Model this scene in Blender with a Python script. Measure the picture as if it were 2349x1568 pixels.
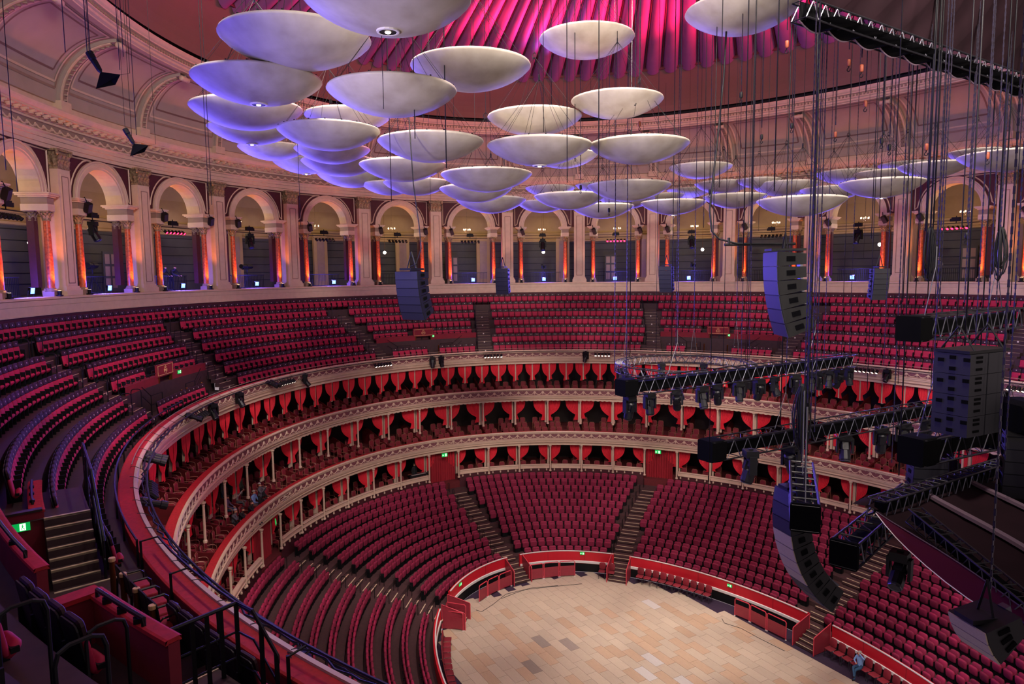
import bpy, math, random
import numpy as np
from mathutils import Matrix, Vector

random.seed(7)
for _o in list(bpy.data.objects):
    bpy.data.objects.remove(_o)
sc = bpy.context.scene
COL = sc.collection
Z0 = 19.05                     # height of the gallery ledge above the arena floor
W, H, F = 2349, 1568, 1603.0   # photograph frame and focal length in pixels
sin, cos, pi = math.sin, math.cos, math.pi
rad, deg = math.radians, math.degrees

# ------------------------------------------------------------------ camera
CAM = np.array([-22.89, 21.88, 0.98])      # metres, z from the gallery ledge
YAW, PITCH, ROLL = -0.5211, -0.0991, -0.0102
_f = np.array([cos(PITCH) * cos(YAW), cos(PITCH) * sin(YAW), sin(PITCH)])
_r = np.array([sin(YAW), -cos(YAW), 0.0])
_u = np.cross(_r, _f)
MC = np.stack([cos(ROLL) * _r + sin(ROLL) * _u, -sin(ROLL) * _r + cos(ROLL) * _u, _f])
cam = bpy.data.cameras.new('camera')
cam.sensor_width = 36.0
cam.lens = F / W * 36.0
cam.clip_start, cam.clip_end = 0.1, 400
camo = bpy.data.objects.new('camera', cam)
COL.objects.link(camo)
_m = Matrix.Identity(4)
for i in range(3):
    _m[i][0], _m[i][1], _m[i][2] = MC[0][i], MC[1][i], -MC[2][i]
    _m[i][3] = CAM[i]
_m[2][3] += Z0
camo.matrix_world = _m
sc.camera = camo

# ------------------------------------------------------------------ world, exposure
wd = bpy.data.worlds.new('hall_air')
sc.world = wd
wd.use_nodes = True
wd.node_tree.nodes['Background'].inputs[0].default_value = (0.84, 0.64, 0.70, 1)
wd.node_tree.nodes['Background'].inputs[1].default_value = 0.43
sc.view_settings.view_transform = 'Standard'
sc.view_settings.look = 'None'
sc.view_settings.gamma = 1.0
sc.view_settings.use_curve_mapping = False
sc.view_settings.exposure = 0.0
sc.cycles.max_bounces = 5
sc.cycles.diffuse_bounces = 3
sc.cycles.glossy_bounces = 2
sc.cycles.transmission_bounces = 2


def lamp(name, kind, loc, energy, color=(1, 1, 1), target=None, angle=None, blend=0.5, size=0.2, parent=None):
    l = bpy.data.lights.new(name, kind)
    l.energy = energy
    l.color = color
    if kind == 'SPOT':
        l.spot_size = rad(angle or 90)
        l.spot_blend = blend
        l.shadow_soft_size = size
    elif kind == 'POINT':
        l.shadow_soft_size = size
    elif kind == 'AREA':
        l.shape = 'DISK'
        l.size = size
    o = bpy.data.objects.new(name, l)
    COL.objects.link(o)
    p = Vector((loc[0], loc[1], loc[2] + Z0))
    if target is not None:
        d = Vector((target[0], target[1], target[2] + Z0)) - p
        o.rotation_euler = d.to_track_quat('-Z', 'Y').to_euler()
    o.location = p
    return o


# house lighting: theatre floods rigged high over the hall, out of the picture above and behind the camera
HOUSE = [((-16, 10, 14.5), (6, -4, -19), 4600, 95), ((-6, 17, 15.0), (12, 0, -17), 4600, 95), ((-14, -2, 15.5), (8, -14, -6), 4600, 95),
         ((-18, 16, 11.0), (26, -4, 0), 3200, 95), ((-20, 8, 10.0), (8, -24, 0), 3200, 95), ((-8, 20, 11.0), (28, 8, 0), 3000, 95),
         ((2, 2, 13.0), (5, -1, -19), 5200, 46), ((8, -3, 13.0), (8, -2, -19), 4200, 40)]  # the narrow last pair is added to brighten the arena floor
for _p, _t, _e, _a in HOUSE:
    lamp('house_light', 'SPOT', _p, _e * 4.4, (1.0, 0.86, 0.78), _t, _a, 0.9, 0.9)
# unseen warm spots added behind the camera to brighten the discs from below
for _p, _e in (((-26, 17, 0.8), 5500), ((-14, 25, 0.8), 5500), ((-30, 6, 0.8), 4500)):
    lamp('disc_fill', 'SPOT', _p, _e, (1.0, 0.86, 0.70), (4, -2, 6.5), 60, 0.9, 0.5)
# added pink spots, unseen, that tint the left sweep of the circle
lamp('pink_fill', 'SPOT', (2, 2, 13.5), 9000, (1.0, 0.10, 0.34), (8, 24, -3), 62, 0.9, 0.5)
lamp('pink_fill', 'SPOT', (-2, 0, 13.5), 6000, (1.0, 0.12, 0.36), (-4, 24, -4), 50, 0.9, 0.5)

# ------------------------------------------------------------------ ring geometry (plan ellipses measured from the photograph)
RL = (33.51, 28.28)      # gallery ledge
RC = (27.00, 21.57)      # circle front, top -5.31
R2 = (26.77, 20.65)      # second tier front, top -8.43
R1 = (25.72, 19.84)      # grand tier front, top -11.73
RA = (15.79, 10.12)      # arena wall, top -17.64
RD = (30.89, 24.52)      # dome cornice, z 13.39
RF = (29.14, 22.77)      # foot of the fluted dome, z 16.6
FLOOR = -19.05


def E(R, t, z=0.0, d=0.0):
    return np.array([(R[0] + d) * cos(t), (R[1] + d) * sin(t), z])


def crow(k):            # circle seat row k (0 top): ring, floor height
    return (32.95 - 0.825 * k, 27.7 - 0.8583 * k), -1.81 - 0.635 * k


def srow(k):            # stalls seat row k (0 top): ring, floor height
    return (25.2 - 0.87 * k, 19.35 - 0.855 * k), -15.78 - 0.265 * k


def KT(k, tdeg, z):
    R, _ = crow(k)
    return E(R, rad(tdeg), z)


def frame(R, t, z=0.0, d=0.0, yawoff=0.0):
    """matrix at ring R: +y faces the middle of the hall, z up"""
    n = Vector((-cos(t) / (R[0] + d), -sin(t) / (R[1] + d), 0)).normalized()
    if yawoff:
        n = Matrix.Rotation(yawoff, 3, 'Z') @ n
    x = n.cross(Vector((0, 0, 1)))
    p = E(R, t, z, d)
    return Matrix(((x.x, n.x, 0, p[0]), (x.y, n.y, 0, p[1]), (0, 0, 1, p[2]), (0, 0, 0, 1)))


_arc = {}


def arcmap(R):
    if R not in _arc:
        t = np.linspace(-2 * pi, 2 * pi, 8001)
        P = np.stack([R[0] * np.cos(t), R[1] * np.sin(t)], 1)
        s = np.concatenate([[0], np.cumsum(np.hypot(*np.diff(P, axis=0).T))])
        _arc[R] = (t, s - np.interp(0, t, s))
    return _arc[R]


def t2s(R, t):
    a = arcmap(R)
    return float(np.interp(t, a[0], a[1]))


def s2t(R, s):
    a = arcmap(R)
    return float(np.interp(s, a[1], a[0]))


def spaced(R, t0, t1, ds, phase=None):
    """angles every ds metres along ring R between t0 and t1 (radians)"""
    s0, s1 = t2s(R, t0), t2s(R, t1)
    if phase is None:
        n = max(1, int((s1 - s0) / ds))
        m = (s1 - s0 - n * ds) / 2
        return [s2t(R, s0 + m + ds * (i + 0.5)) for i in range(n)]
    n0, n1 = math.ceil((s0 - phase) / ds), math.floor((s1 - phase) / ds)
    return [s2t(R, phase + ds * i) for i in range(n0, n1 + 1)]


def px(P):
    q = MC @ (np.asarray(P, float) - CAM)
    return (W / 2 + F * q[0] / q[2], H / 2 - F * q[1] / q[2], q[2]) if q[2] > 0.05 else (1e6, 1e6, q[2])


def seen(P, m=60):
    x, y, d = px(P)
    return d > 0.5 and -m < x < W + m and -m < y < H + m


def at(x, y, d):
    """point that stands d metres deep at photograph pixel x, y"""
    return CAM + d * (np.array([(x - W / 2) / F, -(y - H / 2) / F, 1.0]) @ MC)


def onz(x, y, z):
    v = np.array([(x - W / 2) / F, -(y - H / 2) / F, 1.0]) @ MC
    return CAM + v * (z - CAM[2]) / v[2]


# ------------------------------------------------------------------ materials
def lin(c):
    if isinstance(c, str):
        c = [int(c[i:i + 2], 16) / 255 for i in (0, 2, 4)]
        c = [x / 12.92 if x <= 0.04045 else ((x + 0.055) / 1.055) ** 2.4 for x in c]
    return tuple(c) + (1.0,)


MATS = {}


def mat(name, color, rough=0.6, metal=0.0, var=0.0, scale=8.0, bump=0.0, emit=0.0, color2=None, rnd=0.0, sheen=0.0, spec=0.5, stretch=None, coat=0.0):
    m = bpy.data.materials.new(name)
    m.use_nodes = True
    nt = m.node_tree
    b = nt.nodes['Principled BSDF']
    b.inputs['Base Color'].default_value = lin(color)
    b.inputs['Roughness'].default_value = rough
    b.inputs['Metallic'].default_value = metal
    b.inputs['Specular IOR Level'].default_value = spec
    if sheen:
        b.inputs['Sheen Weight'].default_value = sheen
        b.inputs['Sheen Roughness'].default_value = 0.4
        b.inputs['Sheen Tint'].default_value = lin(color)
    if coat:
        b.inputs['Coat Weight'].default_value = coat
    if emit:
        b.inputs['Emission Color'].default_value = lin(color)
        b.inputs['Emission Strength'].default_value = emit
    if var or bump or rnd:
        tc = nt.nodes.new('ShaderNodeTexCoord')
        no = nt.nodes.new('ShaderNodeTexNoise')
        no.inputs['Scale'].default_value = scale
        no.inputs['Detail'].default_value = 4
        src = tc.outputs['Object']
        if stretch:
            mp = nt.nodes.new('ShaderNodeMapping')
            mp.inputs['Scale'].default_value = stretch
            nt.links.new(src, mp.inputs[0])
            src = mp.outputs[0]
        nt.links.new(src, no.inputs['Vector'])
        if var or rnd:
            rp = nt.nodes.new('ShaderNodeMapRange')
            rp.inputs['From Min'].default_value = 0.3
            rp.inputs['From Max'].default_value = 0.7
            mx = nt.nodes.new('ShaderNodeMix')
            mx.data_type = 'RGBA'
            nt.links.new(no.outputs['Fac'], rp.inputs['Value'])
            nt.links.new(rp.outputs[0], mx.inputs['Factor'])
            c = lin(color)
            c2 = lin(color2) if color2 else tuple(x * (1 - var) for x in c[:3]) + (1,)
            mx.inputs['A'].default_value = c
            mx.inputs['B'].default_value = c2
            out = mx.outputs['Result']
            if rnd:
                oi = nt.nodes.new('ShaderNodeObjectInfo')
                hs = nt.nodes.new('ShaderNodeHueSaturation')
                r2 = nt.nodes.new('ShaderNodeMapRange')
                r2.inputs['To Min'].default_value = 1 - rnd
                r2.inputs['To Max'].default_value = 1 + rnd
                nt.links.new(oi.outputs['Random'], r2.inputs['Value'])
                nt.links.new(r2.outputs[0], hs.inputs['Value'])
                nt.links.new(out, hs.inputs['Color'])
                out = hs.outputs['Color']
            nt.links.new(out, b.inputs['Base Color'])
        if bump:
            bp = nt.nodes.new('ShaderNodeBump')
            bp.inputs['Strength'].default_value = bump
            bp.inputs['Distance'].default_value = 0.02
            nt.links.new(no.outputs['Fac'], bp.inputs['Height'])
            nt.links.new(bp.outputs[0], b.inputs['Normal'])
    MATS[name] = m
    return m


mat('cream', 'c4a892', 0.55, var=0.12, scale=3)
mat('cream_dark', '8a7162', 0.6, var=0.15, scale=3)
mat('cove_cream', '9c8a80', 0.7, var=0.10, scale=1.2)
mat('brown_line', '6d4f47', 0.7)
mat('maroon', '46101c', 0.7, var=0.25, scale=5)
mat('gold', 'a8906c', 0.45, 0.25, var=0.35, scale=10, color2='5a4430')
mat('marble', 'd0602c', 0.4, var=0.6, scale=9, color2='7a2c18')
mat('gallery_wall', '3f3d39', 0.8, var=0.12, scale=2)
mat('gallery_upper', 'a08458', 0.8, var=0.1, scale=2)
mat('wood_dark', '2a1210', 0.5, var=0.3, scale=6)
mat('frieze', '77444a', 0.6, var=0.25, scale=6)
mat('velvet', 'a81222', 0.8, var=0.35, scale=7, sheen=0.4)
mat('velvet_cap', 'b01420', 0.8, var=0.35, scale=9, bump=0.2, sheen=0.4)
mat('seat_red', '8c163e', 0.8, var=0.18, scale=9, rnd=0.28, sheen=0.35)
mat('seat_dark', '4a0c1c', 0.75, var=0.2, scale=9, rnd=0.15)
mat('circle_red', 'a4103e', 0.75, var=0.2, scale=9, rnd=0.15, sheen=0.35)
mat('chair_red', '7a1424', 0.75, var=0.2, scale=9, rnd=0.2)
mat('chair_wood', '8a5644', 0.45)
mat('curtain', 'd2142c', 0.75, var=0.25, scale=5, stretch=(6, 6, 0.6), sheen=0.3)
mat('partition', '5a0d14', 0.5, var=0.25, scale=4)
mat('cloth_wall', '7a0c24', 0.8, var=0.25, scale=3, bump=0.3)
mat('carpet', '45292a', 0.9, var=0.3, scale=6)
mat('carpet_purple', '2c1a33', 0.9, var=0.25, scale=8)
mat('circle_floor', '3a2226', 0.7, var=0.3, scale=5)
mat('box_floor', '5e1218', 0.85, var=0.2, scale=5)
mat('black', '0b0b0e', 0.6, spec=0.25)
mat('black_gloss', '0b0b10', 0.45, spec=0.35)
mat('cap_dark', '2a0b16', 0.6, var=0.2, scale=9, spec=0.4)
mat('canopy_rib', '4e3c48', 0.8)
mat('black_cloth', '060608', 1.0, spec=0.05)
mat('dark_grey', '1c1c22', 0.6, spec=0.3)
mat('steel', '4c4c54', 0.4, 0.8)
mat('chain', '34303c', 0.4, 0.7)
mat('nosing', 'c8b494', 0.5)
mat('curtain_dark', '980e22', 0.8, var=0.3, scale=6, stretch=(6, 6, 0.4))  # darkened drape red, pleat shade put into the colour
mat('barrier_panel', '8e2a38', 0.5, var=0.15, scale=5)
mat('barrier_frame', 'c03848', 0.4)
mat('white', 'd4d0cc', 0.5)
mat('red_paint', 'b81424', 0.45)
mat('red_panel', 'c01226', 0.55, var=0.08, scale=2)
mat('brass', '6a3c1c', 0.3, 0.7)
mat('disc', 'b3aca2', 0.6, var=0.10, scale=1.6, color2='978e80')
mat('rim_red', '571521', 0.6)
mat('dome_band', '6e5048', 0.8, var=0.06, scale=0.6)
mat('flute', '8a4a78', 0.6, var=0.12, scale=1.5)
mat('canopy', '190a10', 0.9, var=0.3, scale=2, spec=0.1)
mat('canopy_red', '420e24', 0.9, var=0.15, scale=2, spec=0.1)
mat('skin', 'c08a6c', 0.6)
mat('hair', '2a1c14', 0.7)
mat('hair_grey', '9a938a', 0.7)
mat('cloth_black', '141418', 0.9)
mat('cloth_grey', '55555c', 0.9)
mat('cloth_blue', '7c9fcf', 0.9)
mat('denim', '2c5070', 0.9, var=0.2, scale=20)
mat('cloth_red', 'a83a36', 0.9)
mat('cloth_green', '3c5038', 0.9)
mat('cloth_white', 'b0a49c', 0.9)
mat('cloth_lilac', '5a4660', 0.9)
mat('blue_led', (0.10, 0.28, 1.0), emit=5.0)
mat('red_led', 'ff1a38', emit=14.0)
mat('warm_bulb', 'ffcf94', emit=30.0)
mat('white_bulb', 'ffe9d8', emit=16.0)
mat('par_bulb', 'ffdcc8', emit=5.0)
mat('green_sign', '00a84a', emit=0.9)
mat('white_sign', 'e8ffe8', emit=1.0)
mat('number', 'c8bdb8', 0.5)


# ------------------------------------------------------------------ mesh builder
class MB:
    def __init__(s):
        s.v, s.f, s.m = [], [], []

    def add(s, vs, fs, mi=0):
        o = len(s.v)
        s.v.extend([tuple(map(float, p)) for p in vs])
        s.f.extend([tuple(i + o for i in f) for f in fs])
        s.m.extend([mi] * len(fs))
        return s

    def box(s, c, size, mi=0, R=None, taper=1.0):
        hx, hy, hz = size[0] / 2, size[1] / 2, size[2] / 2
        P = [(-hx, -hy, -hz), (hx, -hy, -hz), (hx, hy, -hz), (-hx, hy, -hz)]
        P += [(x * taper, y * taper, hz) for x, y, _ in P]
        P = np.array(P)
        if R is not None:
            P = P @ np.array(R).T
        P = P + np.array(c)
        return s.add(P, [(0, 3, 2, 1), (4, 5, 6, 7), (0, 1, 5, 4), (1, 2, 6, 5), (2, 3, 7, 6), (3, 0, 4, 7)], mi)

    def tube(s, pts, r, n=6, mi=0, closed=False, cap=True):
        pts = [np.array(p, float) for p in pts]
        L = len(pts)
        rs = r if isinstance(r, (list, tuple)) else [r] * L
        V, Fc = [], []
        up = None
        for i, p in enumerate(pts):
            if closed:
                d = pts[(i + 1) % L] - pts[i - 1]
            else:
                d = pts[min(i + 1, L - 1)] - pts[max(i - 1, 0)]
            d = d / (np.linalg.norm(d) + 1e-12)
            if up is None:
                up = np.array([0, 0, 1.0]) if abs(d[2]) < 0.9 else np.array([1.0, 0, 0])
            a = np.cross(d, up)
            a /= np.linalg.norm(a) + 1e-12
            up = np.cross(a, d)
            for k in range(n):
                an = 2 * pi * k / n
                V.append(p + rs[i] * (cos(an) * a + sin(an) * up))
        for i in range(L if closed else L - 1):
            j = (i + 1) % L
            for k in range(n):
                k2 = (k + 1) % n
                Fc.append((i * n + k, j * n + k, j * n + k2, i * n + k2))
        if cap and not closed:
            Fc.append(tuple(range(n)))
            Fc.append(tuple((L - 1) * n + k for k in reversed(range(n))))
        return s.add(V, Fc, mi)

    def lathe(s, prof, n=12, mi=0, c=(0, 0, 0), M=None, cap=False):
        V, Fc = [], []
        for r, z in prof:
            for k in range(n):
                a = 2 * pi * k / n
                V.append((r * cos(a), r * sin(a), z))
        for i in range(len(prof) - 1):
            for k in range(n):
                k2 = (k + 1) % n
                Fc.append((i * n + k, i * n + k2, (i + 1) * n + k2, (i + 1) * n + k))
        if cap:
            Fc.append(tuple(reversed(range(n))))
            Fc.append(tuple((len(prof) - 1) * n + k for k in range(n)))
        V = np.array(V)
        if M is not None:
            V = V @ np.array(M).T
        return s.add(V + np.array(c), Fc, mi)

    def grid(s, P, mi=0, flip=False):
        """P[i][j] -> quads"""
        I, J = len(P), len(P[0])
        V = [p for row in P for p in row]
        Fc = []
        for i in range(I - 1):
            for j in range(J - 1):
                q = (i * J + j, (i + 1) * J + j, (i + 1) * J + j + 1, i * J + j + 1)
                Fc.append(q[::-1] if flip else q)
        return s.add(V, Fc, mi)

    def sweep(s, R, prof, ts, mi=0, R2_=None):
        """profile [(d, z)] run along ring R at angles ts"""
        P = [[E(R, t, z, d) for d, z in prof] for t in ts]
        return s.grid(P, mi)

    def mesh(s, name, mats, smooth=False):
        me = bpy.data.meshes.new(name)
        me.from_pydata(s.v, [], s.f)
        for m in mats:
            me.materials.append(MATS[m])
        if len(mats) > 1:
            me.polygons.foreach_set('material_index', s.m)
        if smooth:
            me.polygons.foreach_set('use_smooth', [True] * len(me.polygons))
        me.update()
        return me


UP = Matrix.Translation((0, 0, Z0))


def put(name, data, M=None, parent=None, label=None, cat=None, group=None, kind=None):
    o = bpy.data.objects.new(name, data)
    COL.objects.link(o)
    M = M if M is not None else Matrix.Identity(4)
    if parent is not None:
        o.parent = parent
        o.matrix_local = M
    else:
        o.matrix_world = UP @ M
    if label:
        o['label'] = label
    if cat and parent is None:
        o['category'] = cat
    if group:
        o['group'] = group
    if kind:
        o['kind'] = kind
    return o


def obj(name, mb, mats, M=None, parent=None, label=None, cat=None, group=None, kind=None, smooth=False):
    if isinstance(mats, str):
        mats = [mats]
    return put(name, mb.mesh(name, mats, smooth), M, parent, label, cat, group, kind)


def thing(name, label, cat, M=None, group=None):
    o = put(name, None, M, None, label, cat, group)
    o.empty_display_size = 0.2
    return o


def lrange(a, b, n):
    return [a + (b - a) * i / (n - 1) for i in range(n)]


def rng_deg(a, b, step=1.5):
    n = max(2, int(abs(b - a) / step) + 1)
    return [rad(x) for x in lrange(a, b, n)]


def Tr(x, y, z):
    return Matrix.Translation((x, y, z))


def look(p, q, roll=0.0):
    """matrix at p whose +x points to q (z as near up as can be)"""
    x = Vector(q) - Vector(p)
    x.normalize()
    z = Vector((0, 0, 1))
    if abs(x.z) > 0.98:
        z = Vector((0, 1, 0))
    y = z.cross(x).normalized()
    z = x.cross(y)
    M = Matrix((x, y, z)).transposed().to_4x4()
    M.translation = Vector(p)
    return M
# ================================================================== the setting
# ---- arena floor: carpet bed and boards
mb = MB()
ts = rng_deg(-180, 180, 3)
mb.add([E(RA, t, FLOOR - 0.03) for t in ts[:-1]], [tuple(range(len(ts) - 1))])
floor = obj('floor', mb, 'carpet_purple', kind='structure', label='arena floor of pale wooden boards with purple carpet edge')


def on_boards(x, y):
    return (abs(x) / 14.5) ** 2.7 + (abs(y) / 8.55) ** 2.7


mat('board', 'b0a28e', 0.42, var=0.12, scale=3, stretch=(1, 9, 1), rnd=0.07, coat=0.08)
mat('board_warm', 'b0987e', 0.45, var=0.16, scale=3, stretch=(1, 9, 1), rnd=0.08, coat=0.08)
mat('board_grey', '8a8076', 0.5, var=0.18, scale=3, stretch=(1, 9, 1), rnd=0.08, coat=0.06)
mat('board_pale', 'b8b4ae', 0.42, var=0.1, scale=3, stretch=(1, 9, 1), rnd=0.05, coat=0.08)
BL, BW = 1.22, 0.572
bm = {}
for mn in ('board', 'board_warm', 'board_grey', 'board_pale'):
    b = MB()
    b.box((0, 0, 0.008), (BL - 0.012, BW - 0.010, 0.016))
    bm[mn] = b.mesh('plank', [mn])
GREY = [(6.43, 4.3), (8.26, 2.55), (12.0, 0.2), (12.7, -0.9), (7.4, 1.2)]
PALE = [(3.2, -0.4), (4.0, -1.2), (0.6, -1.4), (9.2, -4.6), (8.0, -5.4)]
cand = []
for j in range(-16, 16):
    y = (j + 0.5) * BW + 0.0
    off = (0.61 if j % 2 else 0.0) + 0.2 * ((j * 7) % 3 - 1) + 0.58
    for i in range(-13, 13):
        x = i * BL + off
        if on_boards(x, y) < 1.0 and seen((x, y, FLOOR), 90):
            cand.append((px((x, y, FLOOR))[2], x, y))
cand.sort()
rest = MB()
for n, (d, x, y) in enumerate(cand):
    if n < 300:
        q = random.random()
        mn = 'board_grey' if any(abs(x - gx) < 0.61 and abs(y - gy) < 0.29 for gx, gy in GREY) else ('board_pale' if any(abs(x - gx) < 0.61 and abs(y - gy) < 0.29 for gx, gy in PALE) else ('board_warm' if q < 0.24 else 'board'))
        put('plank', bm[mn], Tr(x, y, FLOOR - 0.016 + random.uniform(0, 0.002)), floor)
    else:
        rest.box((x, y, FLOOR - 0.008), (BL - 0.012, BW - 0.010, 0.016))
if rest.f:
    obj('far_planks', rest, 'board', parent=floor, kind='stuff')

# ---- stalls terrace: eleven stepped rows
prof = [(0.0, FLOOR - 0.03)]
P = []
NR = 11


def stepped(rowfn, n, front, back_extra):
    """list of (ring, z) corners from the lowest row up"""
    out = []
    for k in range(n - 1, -1, -1):
        R_f, z = rowfn(k + 0.62)
        R_b, _ = rowfn(k - 0.38)
        z = rowfn(k)[1]
        out.append((R_f, z))
        out.append((R_b, z))
    return out


def sweep_rings(corners, ts, mbx, mi=0):
    mbx.grid([[E(R, t, z) for R, z in corners] for t in ts], mi)


cs = stepped(srow, NR, None, None)
cs[0] = ((RA[0] + 0.06, RA[1] + 0.06), cs[0][1])
cs[-1] = ((R1[0] + 0.5, R1[1] + 0.5), cs[-1][1])
cs = [((RA[0] + 0.06, RA[1] + 0.06), FLOOR)] + cs
mb = MB()
sweep_rings(cs, rng_deg(-150, 112, 1.5), mb)
stalls_floor = obj('floor_stalls', mb, 'carpet', kind='structure', label='stepped carpeted terrace of the stalls')

# ---- circle terrace: seven stepped rows, cut through by one open vomitory near the camera
VOM = (101.7, 114.6)          # open well of that vomitory in degrees
cc = stepped(crow, 7, None, None)
cc[0] = ((RC[0] + 0.35, RC[1] + 0.35), cc[0][1])
cc[-1] = ((RL[0] + 0.2, RL[1] + 0.2), cc[-1][1])
mb = MB()
# behind each closed doorway rows 0-4 end in a drop to the front level
dropped = [c for c in cc if c[1] > crow(5)[1] + 0.1]
dropped = [((RC[0] + 0.35, RC[1] + 0.35), crow(6)[1]), (crow(4.62)[0], crow(6)[1])] + dropped
dropped[2] = (crow(4.62)[0], dropped[2][1])
SECT = [(-67.2, -44.6), (-11.9, 11.8), (45.4, 66.2)]
cur_ = -140
for lo_, hi_ in SECT:
    sweep_rings(cc, rng_deg(cur_, lo_, 1.4), mb)
    sweep_rings(dropped, rng_deg(lo_, hi_, 1.2), mb)
    cur_ = hi_
sweep_rings(cc, rng_deg(cur_, 99.2, 1.4), mb)
# beyond the open vomitory the floor under rows 4 and 5 lies at the level of row 5
low5 = cc[:3] + [(crow(3.62)[0], crow(5)[1])] + [c for c in cc if c[1] > crow(4)[1] + 0.1]
sweep_rings(low5, rng_deg(114.6, 138, 1.4), mb)
# over the vomitory: rows 0-3 only, then a drop to the front level
up4 = [c for c in cc if c[1] > crow(4)[1] + 0.1]
well = [((RC[0] + 0.35, RC[1] + 0.35), crow(6)[1]), (crow(3.62)[0], crow(6)[1])] + up4[0:]
sweep_rings(well, rng_deg(99.2, 114.6, 1.0), mb)
circle_floor = obj('floor_circle', mb, 'circle_floor', kind='structure', label='stepped floor of the raked circle')

# ---- gallery floor, ledge
mb = MB()
gts = rng_deg(-112, 112, 1.5)
mb.sweep(RL, [(0.0, -0.02), (7.0, -0.02)], gts)
obj('floor_gallery', mb, 'wood_dark', kind='structure', label='gallery promenade floor behind the arcade')
mb = MB()
mb.sweep(RL, [(0.42, 0.04), (0.40, 0.06), (-0.06, 0.05), (-0.09, 0.02), (-0.09, -0.06), (-0.04, -0.10), (-0.03, -0.34), (-0.015, -0.36), (-0.015, -0.72), (-0.05, -0.74), (-0.05, -0.80), (0.2, -0.80)], gts)
obj('trim_1', mb, 'cream', kind='structure', label='broad cream ledge running along the foot of the gallery arcade')
mb = MB()
mb.sweep(RL, [(0.0, -0.80), (0.0, -2.1)], gts)
obj('wall_circle_back', mb, 'maroon', kind='structure', label='dark red wall behind the top row of the circle')

# ---- gallery back wall with boarding lines, frieze and coved ceiling
mb = MB()
mb.sweep(RL, [(6.2, -0.02), (6.2, 3.9)], gts, 0)
mb.sweep(RL, [(6.2, 3.9), (6.05, 3.95), (6.05, 4.1), (6.15, 4.15), (6.15, 4.5), (5.95, 4.6), (5.95, 4.75), (6.2, 4.8)], gts, 1)
mb.sweep(RL, [(6.2, 4.8), (6.2, 6.4), (5.9, 7.1), (5.2, 7.6), (3.0, 7.6), (1.0, 7.6)], gts, 2)
wg = obj('wall_gallery', mb, ['gallery_wall', 'gallery_upper', 'gallery_upper'], kind='structure', label='panelled gallery back wall with tan upper part')
for z in np.arange(0.6, 3.9, 0.62):
    b = MB()
    b.sweep(RL, [(6.17, z + 0.02), (6.17, z - 0.02), (6.2, z - 0.02)], gts)
    obj('board_joint', b, 'black', parent=wg)

# ---- entablature over the arcade
mb = MB()
mb.sweep(RL, [(1.3, 7.20), (0.30, 7.20), (0.30, 7.38), (0.24, 7.40), (0.24, 7.62), (0.18, 7.64), (0.18, 7.80), (0.10, 7.86), (0.10, 7.92), (0.26, 7.94)], gts, 0)
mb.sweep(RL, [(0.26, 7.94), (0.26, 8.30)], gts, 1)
mb.sweep(RL, [(0.26, 8.30), (0.16, 8.32), (0.16, 8.42), (0.10, 8.44), (0.10, 8.62), (-0.30, 8.64), (-0.30, 8.72), (-0.36, 8.74), (-0.46, 8.86), (-0.50, 8.94), (-0.50, 9.0), (0.1, 9.05), (0.1, 9.4), (0.0, 9.42)], gts, 0)
ent = obj('trim_2', mb, ['cream', 'cream_dark'], kind='structure', label='cream entablature with swagged frieze and bracketed cornice above the arches')
# modillion brackets under the cornice
b = MB()
b.box((0, 0.0, 0.055), (0.14, 0.34, 0.11))
b.box((0, -0.02, -0.03), (0.11, 0.16, 0.08))
mod = b.mesh('bracket', ['cream'])
b = MB()
b.box((0, 0, 0), (0.16, 0.05, 0.13))
dentm = b.mesh('dentil', ['cream_dark'])
n = 0
stuff = MB()
lst = [t for t in spaced(RL, rad(-104), rad(88), 0.56) if seen(E(RL, t, 8.6), 40)]
lst.sort(key=lambda t: px(E(RL, t, 8.6))[2])
for t in lst[:300]:
    put('bracket', mod, frame(RL, t, 8.52, -0.10), ent)
# frieze swags and roundels
b = MB()
pts = [(0.52 * (i / 8 - 0.5), 0.03, -0.16 * (1 - (2 * i / 8 - 1) ** 2)) for i in range(9)]
b.tube(pts, [0.025, 0.035, 0.045, 0.055, 0.06, 0.055, 0.045, 0.035, 0.025], 5)
b.lathe([(0.001, 0.04), (0.05, 0.045), (0.09, 0.02), (0.10, 0.0)], 8, M=((1, 0, 0), (0, 0, 1), (0, -1, 0)), c=(0.31, 0.0, -0.02))
swm = b.mesh('frieze_swag', ['cream'])
for t in spaced(RL, rad(-104), rad(88), 0.62):
    if seen(E(RL, t, 8.1), 40):
        put('frieze_swag', swm, frame(RL, t, 8.16, 0.26), ent)

# ---- coved zone between entablature and dome
NCV = 12


def cove(u):
    """u 0 at the entablature, 1 at the dome cornice: ring, z"""
    a = u * pi / 2
    w = 1 - cos(a)
    return (RL[0] + (RD[0] + 0.35 - RL[0]) * w, RL[1] + (RD[1] + 0.35 - RL[1]) * w), 9.42 + 3.1 * sin(a)


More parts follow.
